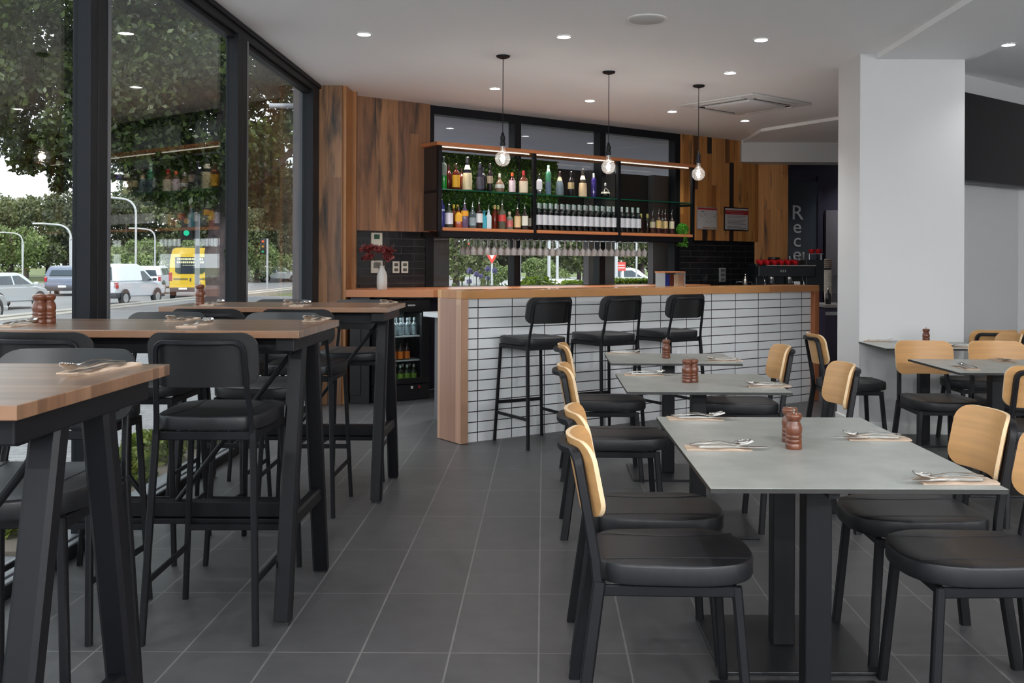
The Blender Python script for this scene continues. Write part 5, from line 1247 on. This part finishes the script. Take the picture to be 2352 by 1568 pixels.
# yellow minibus
t = thing('minibus', 'bright yellow minibus seen from behind at the traffic lights', 'bus', roadat(437, 54), PI/2+0.34)
MY = mat('bus_yellow', srgb(190, 158, 40), 0.3, coat=0.4)
bm = NB(); sec = lambda x, k: [(x, -1.0*k, .55), (x, -1.02*k, 1.3), (x, -0.98*k, 2.0), (x, -0.86*k, 2.55), (x, -.7*k, 2.66), (x, .7*k, 2.66), (x, .86*k, 2.55), (x, .98*k, 2.0), (x, 1.02*k, 1.3), (x, 1.0*k, .55)]
ring_loft(bm, [sec(-3, .97), sec(-2.9, 1), sec(2.2, 1), sec(2.6, .98)]); ring_loft(bm, [[(2.6, -.98, .55), (2.6, -.98, 1.5), (2.6, .98, 1.5), (2.6, .98, .55)], [(3.2, -.9, .55), (3.2, -.9, 1.2), (3.2, .9, 1.2), (3.2, .9, .55)]]); finish(bm, 'body', MY, t, sm=40)
bm = NB(); prism(bm, [(-.72, 1.42), (-.60, 1.32), (.60, 1.32), (.72, 1.42), (.74, 2.18), (-.74, 2.18)], 3.005, 3.02, M=Matrix(((0, 0, -1, 0), (1, 0, 0, 0), (0, 1, 0, 0), (0, 0, 0, 1)))); finish(bm, 'rear_window', mat('bus_glass', (0.015, 0.02, 0.03), 0.1), t, sm=0)
MTX = mat('bus_text', (0.6, 0.58, 0.35), 0.6); MTX2 = mat('bus_text_dark', (0.12, 0.09, 0.02), 0.6)
RT = (PI/2, 0, -PI/2)
bm = NB()
rnb = random.Random(8)
for z, xs, hh, mm in ((2.02, 0.62, 0.10, 0), (1.86, 0.66, 0.10, 0), (1.74, 0.35, 0.03, 0)):
    x = -xs
    while x < xs-0.03:
        w_ = 0.05+0.05*rnb.random(); box(bm, -3.026, -3.021, x, x+w_, z, z+hh); x += w_+0.025
finish(bm, 'rear_lettering', MTX, t, sm=0)
bm = NB()
for x0, x1 in ((0.10, 0.80), (-0.80, -0.45)): box(bm, -3.006, -2.98, x0, x1, 1.00, 1.09)
finish(bm, 'rear_lettering', MTX2, t, sm=0)
bm = NB(); box(bm, -3.01, -2.97, -0.06, 0.02, .92, 1.1); finish(bm, 'door_handle', MDKP, t, sm=0)
for s in (-1, 1):
    bm = NB(); box(bm, -3.02, -2.85, s*0.86, s*1.03, .95, 1.4, 0.02); finish(bm, 'tail_light', MTL, t, sm=0)
    for x in (-1.9, 1.8):
        bm = NB(); disc(bm, (x, s*0.86-0.13, .36), .36, 24, 'Y', .26); finish(bm, 'wheel', MTY, t)
    for k in range(4):
        bm = NB(); box(bm, -2.6+1.1*k, -1.65+1.1*k, s*0.96, s*1.005, 1.5, 2.1); finish(bm, 'side_window', MWIN, t, sm=0)
bm = NB(); box(bm, -3.05, -2.8, -.98, .98, .38, .62, 0.02); finish(bm, 'bumper', MDKP, t, sm=0)
bm = NB(); box(bm, -3.07, -3.05, 0.15, 0.55, .50, .60); finish(bm, 'number_plate', MPLATE, t, sm=0)
# ---------------------------------------------------------------- poles, lamps, signals
MPOLE = mat('galvanised', (0.36, 0.37, 0.39), 0.5)
def street_lamp(u, d, h, arm, label, z=-0.65, two=0):
    x, y = unroll(u, 600); t = thing('street_lamp', label, 'street lamp', (x*d/F, d, z), 0, None)
    bm = NB(); P = [(0, 0, 0), (0, 0, h*0.8)] + arc_corner((0, 0, h*0.97), (0, 0, 0), (arm, 0, h), abs(arm)*0.5) + [(arm, 0, h)]
    tube(bm, P, 0.12, 0.12, 10); finish(bm, 'pole', MPOLE, t)
    bm = NB(); box(bm, arm-0.05 if arm > 0 else arm-0.6, arm+0.5 if arm > 0 else arm+0.05, -0.12, 0.12, h-0.05, h+0.05, 0.03); finish(bm, 'lamp_head', mat('lamp_head', (0.5, 0.5, 0.5), 0.4), t)
street_lamp(163, 60, 4.2, -1.7, 'curved street lamp over the cars left of the first mullion')
street_lamp(312, 55, 5.5, -1.6, 'tall curved street lamp behind the white van')
street_lamp(356, 80, 4.6, -1.5, 'smaller curved street lamp between the van and the yellow bus')
street_lamp(52, 90, 4.5, -1.7, 'distant curved street lamp above the silver hatchback')
def signal(u, d, h, label, lit, z=-0.65, arm=None, housing=True):
    x, y = unroll(u, 600); t = thing('traffic_signal', label, 'traffic light', (x*d/F, d, z))
    bm = NB(); rod(bm, (0, 0, 0), (0, 0, h), 0.13, 12); finish(bm, 'pole', MPOLE, t)
    hs = NB(); box(hs, -0.40, -0.08, -0.14, 0.14, h-1.0, h, 0.03); hh = finish(hs, 'signal_head', mat('signal_black', (0.01, 0.01, 0.01), 0.5), t)
    for k, c in enumerate(((0.3, 0.01, 0.01), (0.3, 0.15, 0.01), (0.0, 0.25, 0.1))):
        on = (k == lit)
        bm = NB(); disc(bm, (-0.24, -0.17, h-0.18-0.32*k), 0.075, 16, 'Y', 0.03); finish(bm, 'lens', mat('lens_on' if on else 'lens_off', c, 0.4, emit=(0.0, 1.0, 0.55) if lit == 2 else (1, 0.25, 0.05), es=0.5 if on else 0.0), hh)
    return t
signal(453, 27, 3.55, 'grey traffic signal pole with a lit green lamp before the yellow bus', 2)
signal(614, 62, 3.4, 'traffic signal pole right of the second mullion', 0)
signal(1085, 60, 3.25, 'traffic signal seen from the back window, left of the hanging glasses', 0)
t = thing('overhead_traffic_signal', 'overhead traffic signal arm with an orange lamp at upper left', 'traffic light', ray(-60, 352, 30)*1)
t.location = (ray(-120, 352, 30).x, 30, -0.65)
zt = ray(80, 355, 30).z+0.65
bm = NB(); tube(bm, [(0, 0, 0), (0, 0, zt)] , 0.16, 0.16, 10); tube(bm, [(0, 0, zt), (ray(84, 355, 30).x-ray(-120, 352, 30).x, 0, zt)], 0.07, 0.07, 8); finish(bm, 'mast', MPOLE, t)
bm = NB(); box(bm, ray(78, 355, 30).x-ray(-120, 352, 30).x, ray(92, 355, 30).x-ray(-120, 352, 30).x, -0.1, 0.1, zt-0.35, zt+0.15, 0.03); finish(bm, 'signal_head', mat('signal_orange', (0.5, 0.16, 0.04), 0.5, emit=(1, 0.3, 0.08), es=0.5), t)
# signs seen from the back window
t = thing('give_way_sign', 'red edged triangular give way sign outside the back window', 'road sign', (ray(1130, 600, 26).x, 26, -0.2))
bm = NB(); rod(bm, (0, 0, 0), (0, 0, 1.6), 0.05, 8); finish(bm, 'post', MPOLE, t)
MSG = Matrix(((1, 0, 0, 0), (0, 0, 1, 0), (0, 1, 0, 0), (0, 0, 0, 1)))
bm = NB(); prism(bm, [(-.22, 1.85), (.22, 1.85), (0, 1.48)], -0.03, -0.01, M=MSG); finish(bm, 'sign_face', mat('sign_red', (0.5, 0.04, 0.03), 0.5), t, sm=0)
bm = NB(); prism(bm, [(-.12, 1.80), (.12, 1.80), (0, 1.60)], -0.04, -0.031, M=MSG); finish(bm, 'sign_centre', MPLATE, t, sm=0)
t = thing('red_road_sign', 'small red and white board sign outside the right bay of the back window', 'road sign', (ray(1427, 615, 30).x, 30, -0.2))
bm = NB(); rod(bm, (0, 0, 0), (0, 0, 1.6), 0.05, 8); finish(bm, 'post', MPOLE, t)
bm = NB(); box(bm, -.13, .13, -0.05, -0.03, 1.28, 1.55); finish(bm, 'sign_face', mat('sign_red2', (0.45, 0.05, 0.04), 0.5), t, sm=0)
for zz in (1.36, 1.44):
    bm = NB(); box(bm, -.10, .10, -0.055, -0.05, zz, zz+0.025); finish(bm, 'sign_line', MPLATE, t, sm=0)
for u, d, h, lb in ((1261, 30, 2.6, 'grey steel pole outside the middle bay of the back window, left'), (1280, 34, 2.4, 'thin grey pole outside the middle bay of the back window, right'), (1415, 28, 2.5, 'white pole outside the right bay of the back window'), (1462, 36, 2.6, 'slim pale lamp post outside the right bay of the back window'), (1195, 40, 2.2, 'short pale pole right of the first back window mullion')):
    bm = NB(); rod(bm, (0, 0, 0), (0, 0, h), 0.10 if d < 35 else 0.07, 10); tag(finish(bm, 'pole', MPOLE, loc=(ray(u, 600, d).x, d, -0.2)), lb, 'pole', 'poles outside the back window')
# cars past the hedge (seen through the back window)
car('hatch', 'white car roofs just showing over the round hedge outside the back window', (ray(1308, 640, 24).x, 24, -0.55), PI*0.05, (226, 230, 238))
car('suv', 'distant white vehicle beyond the right hedge outside the back window', (ray(1440, 630, 60).x, 60, -0.65), 0.1, (220, 222, 226))
# ---------------------------------------------------------------- trees and hedges
def blob_pts(rn, c, r, n, sq=0.8, fill=0.35):
    out = []
    for _ in range(n):
        v = Vector((rn.gauss(0, 1), rn.gauss(0, 1), rn.gauss(0, 1))).normalized(); q = 1-fill*rn.random()**1.3
        out.append((c[0]+v.x*r*q, c[1]+v.y*r*q, c[2]+v.z*r*q*sq))
    return out
ML1 = leafmat('near_leaf', (0.015, 0.024, 0.006, 1), (0.03, 0.048, 0.010, 1), (0.075, 0.11, 0.02, 1), 0.5)
MBARK = noisy('bark', (0.035, 0.025, 0.028, 1), (0.07, 0.05, 0.05, 1), 6, 0.9)
T0 = Vector((ray(497, 600, 26).x, 26, GZ))
t = thing('street_tree', 'big dark leafed tree spreading over the footpath outside the window wall', 'tree', T0)
rn = random.Random(77); pts = []
SPOTS = [(30, 300, 27, 1.0), (85, 335, 26, .8), (60, 372, 25, .45), (140, 350, 26, .75), (150, 400, 26, .45), (135, 428, 26, .22), (200, 340, 27, .8), (275, 330, 27, .8), (300, 360, 26, .5), (330, 400, 26, .55), (320, 432, 26, .3), (350, 452, 26, .3), (400, 430, 26, .7), (440, 460, 25, .6), (470, 400, 26, .9), (520, 440, 26, .9), (590, 400, 27, .9), (640, 420, 27, .8), (610, 450, 26, .4), (660, 470, 27, .5), (640, 500, 27, .4), (560, 350, 25, 1), (390, 360, 26, 1.0), (250, 250, 26, 1.2), (10, 200, 26, 1.1)]
for u, v, d, r in SPOTS: pts += blob_pts(rn, ray(u, v, d)-T0, r, int(900*r*r+120), 0.8, 0.7)
for k in range(215):
    u = rn.uniform(-80, 760); v = rn.uniform(-160, 330); d = rn.uniform(22.5, 30)
    if k > 160: u = rn.uniform(230, 520); v = rn.uniform(40, 380)

    if u > 560 and v < 60 and rn.random() < 0.35: continue
    r = rn.uniform(0.55, 1.15); pts += blob_pts(rn, ray(u, v, d)-T0, r, int(520*r*r+80), 0.75, 0.8)
leaves('crown', pts, 0.17, ML1, t, seed=78, asp=0.55)
bm = NB()
def limb(P, R):
    rings = []
    for p, r in zip(P, R):
        rings.append([(p[0]+r*math.cos(2*PI*i/12)*(1+0.1*math.sin(3*i)), p[1]+r*math.sin(2*PI*i/12), p[2]) for i in range(12)])
    ring_loft(bm, rings)
limb([(0, 0, 0), (0.02, 0, .5), (-.05, 0, 1.6), (.15, 0, 2.8), (.1, 0, 4.2), (.3, 0, 6.5)], [.38, .27, .24, .22, .2, .12])
finish(bm, 'trunk', MBARK, t)
bm = NB()
for e in ((-3.5, -.5, 5.2), (3.0, .8, 5.4), (-1.6, .6, 6.5), (1.2, -1, 6.8), (-5.2, .4, 4.3)):
    tube(bm, [(0.1, 0, 2.6), (e[0]*.35, e[1]*.35, 3.5), (e[0]*.7, e[1]*.7, e[2]*.85), e], 0.16, 0.16, 8)
finish(bm, 'branches', MBARK, t)
# background trees: three kinds, copied
BT = []
MT = [leafmat('gum_leaf', (0.05, 0.065, 0.03, 1), (0.10, 0.12, 0.05, 1), (0.19, 0.21, 0.09, 1), 0.35), leafmat('dark_leaf', (0.035, 0.045, 0.025, 1), (0.07, 0.08, 0.04, 1), (0.13, 0.14, 0.065, 1), 0.35), leafmat('light_leaf', (0.08, 0.12, 0.04, 1), (0.16, 0.22, 0.08, 1), (0.28, 0.34, 0.14, 1), 0.5)]
for k in range(3):
    rn = random.Random(100+k); t = thing('background_tree', '-', 'tree'); pts = []
    hgt = (9.5, 8.5, 5.0)[k]; 
    for j in range((16, 14, 9)[k]):
        c = Vector((rn.gauss(0, 1.7 if k < 2 else 1.2), rn.gauss(0, 1.5), hgt*(0.24+0.62*rn.random()))); pts += blob_pts(rn, c, rn.uniform(1.0, 1.8) if k < 2 else rn.uniform(.7, 1.2), 300 if k < 2 else 360, 0.85, 0.5)
    if k == 2: pts += blob_pts(rn, (0, 0, 1.6), 1.6, 700, 1.0, 0.4)
    leaves('crown', pts, 0.36 if k < 2 else 0.26, MT[k], t, seed=200+k, asp=0.6)
    bm = NB(); limb([(0, 0, 0), (0.1, 0, hgt*.3), (-.1, 0, hgt*.7)], [.28, .2, .1]); finish(bm, 'trunk', MBARK, t)
    BT.append(t)
used_t = [0, 0, 0]
def tree(k, u, d, sc, label, z=-0.65):
    x = ray(u, 600, d).x; t = BT[k]
    if not used_t[k]: used_t[k] = 1; t.location = (x, d, z); t.scale = (sc,)*3; t['label'] = label
    else: t = dup(t, (x, d, z), u*0.7, label); t.scale = (sc,)*3
    t['group'] = '%s trees across the road' % ('gum', 'dark', 'low green')[k]
TR = [(0, -160, 118, 1.1), (1, -240, 115, 1.2), (0, -330, 118, 1.1), (1, -430, 112, 1.2), (0, -540, 116, 1.2), (2, -380, 100, 1.2), (1, -660, 112, 1.2), (0, -800, 110, 1.2), (0, -60, 120, 1.1), (2, 25, 100, 1.3), (0, 60, 112, 1.05), (1, 110, 118, 1.05), (1, 150, 105, 1.15), (1, 200, 112, 1.15), (0, 250, 116, 1.1), (1, 290, 110, 1.1), (2, 345, 84, .92), (0, 330, 118, 1.25), (1, 385, 112, 1.25), (0, 425, 104, 1.35), (1, 470, 108, 1.2), (0, 520, 108, 1.25), (1, 560, 112, 1.3), (0, 600, 104, 1.3), (1, 640, 112, 1.35), (0, 680, 100, 1.4), (1, 730, 104, 1.3), (2, 590, 92, .9), (2, 262, 98, .7), (0, 20, 125, 1.2), (1, -20, 115, .9), (1, 655, 96, 0.9), (0, 570, 94, .8)]
for i, (k, u, d, sc) in enumerate(TR):
    tree(k, u, d, sc, '%s tree in the row across the road' % ('tall loose gum', 'dark dense', 'low bright green')[k])
TR2 = [(0, 1048, 52, .72), (1, 1020, 70, .9), (1, 1110, 78, .8), (0, 1140, 82, .85), (1, 1175, 76, .85), (0, 1215, 80, .9), (1, 1245, 84, .8), (2, 1300, 120, .55), (0, 1345, 62, .9), (2, 1236, 60, .5), (1, 1385, 70, .9), (1, 1430, 84, .9), (0, 1475, 80, .95), (1, 1520, 84, .9), (2, 1160, 58, .4), (1, 1330, 90, .8)]
for i, (k, u, d, sc) in enumerate(TR2):
    x = ray(u, 600, d).x; t = dup(BT[k], (x, d, -0.5), u*0.7, '%s tree seen through the back window' % ('tall loose gum', 'dark dense', 'low bright green')[k], '%s trees outside the back window' % ('gum', 'dark', 'low green')[k]); t.scale = (sc,)*3
def hedge(label, c, sx, sy, h, m, n, seed, rnd=False, size=0.09):
    rn = random.Random(seed); pts = []
    for _ in range(n):
        if rnd:
            v = Vector((rn.gauss(0, 1), rn.gauss(0, 1), abs(rn.gauss(0, 1)))).normalized(); q = 0.82+0.18*rn.random(); pts.append((v.x*sx*q, v.y*sy*q, v.z*h*q))
        else:
            f = rn.random(); x = rn.uniform(-sx, sx); y = rn.uniform(-sy, sy); z = rn.uniform(0, h)
            if f < .45: z = h-0.08*rn.random()
            elif f < .9: y = -sy+0.08*rn.random()
            pts.append((x, y, z))
    t = thing('hedge', label, 'hedge', c)
    leaves('foliage', pts, size, m, t, seed=seed)
MHG = leafmat('hedge_bright', (0.05, 0.10, 0.01, 1), (0.20, 0.30, 0.03, 1), (0.42, 0.50, 0.06, 1), 1.5)
hedge('rounded bright green hedge outside the middle bay of the back window', (ray(1235, 640, 18).x, 18, GZ), 0.95, .8, 1.12, MHG, 7000, 41, True)
hedge('rounded green shrub at the left foot of the hedge outside the back window', (ray(1150, 640, 17.5).x, 17.5, GZ), 0.55, .6, 0.98, MHG, 3000, 44, True)
hedge('clipped green hedge behind the round one outside the back window', (ray(1355, 640, 20).x, 20, GZ), 0.55, .6, 1.0, MHG, 4000, 42)
hedge('clipped box hedge with a flat bright top outside the right bay of the back window', (ray(1453, 640, 19).x, 19, GZ), 0.36, .5, 1.05, MHG, 5000, 43)
MAG = leafmat('agapanthus_leaf', (0.10, 0.16, 0.04, 1), (0.24, 0.32, 0.10, 1), (0.5, 0.55, 0.3, 1), 3); MFL = leafmat('lilac_flower', (0.25, 0.22, 0.42, 1), (0.38, 0.34, 0.6, 1), (0.6, 0.56, 0.78, 1), 3)
for i, (u, vt) in enumerate(((1058, 640), (1076, 622), (1092, 630), (1118, 617), (1134, 622), (1165, 625))):
    d = 15.5+0.3*i; x = ray(u, 600, d).x; h = ray(u, vt, d).z-GZ; rn = random.Random(60+i)
    t = thing('agapanthus', '%s agapanthus outside the back window, %s from the left' % (('white headed', 'lilac headed')[i in (1, 2, 3, 4)], ('first', 'second', 'third', 'fourth', 'fifth', 'sixth')[i]), 'flowers', (x, d, GZ), 0, 'agapanthus outside the back window')
    pts = blob_pts(rn, (0, 0, h*.6), .22, 500, 1.2, .6); leaves('foliage', pts, 0.10, MAG, t, seed=61+i, asp=.25)
    bm = NB(); rod(bm, (0, 0, 0), (0.02, 0, h), 0.015, 6); rod(bm, (0, 0, 0), (-0.1, 0, h*.9), 0.015, 6); finish(bm, 'stems', mat('stem_green', (0.08, 0.14, 0.03), 0.6), t)
    leaves('flower_head', blob_pts(rn, (0.02, 0, h), .045, 160, 1, .5)+blob_pts(rn, (-.1, 0, h*.9), .04, 110, 1, .5), 0.035, MFL if i in (1, 2, 3, 4) else MAG, t, seed=62+i)
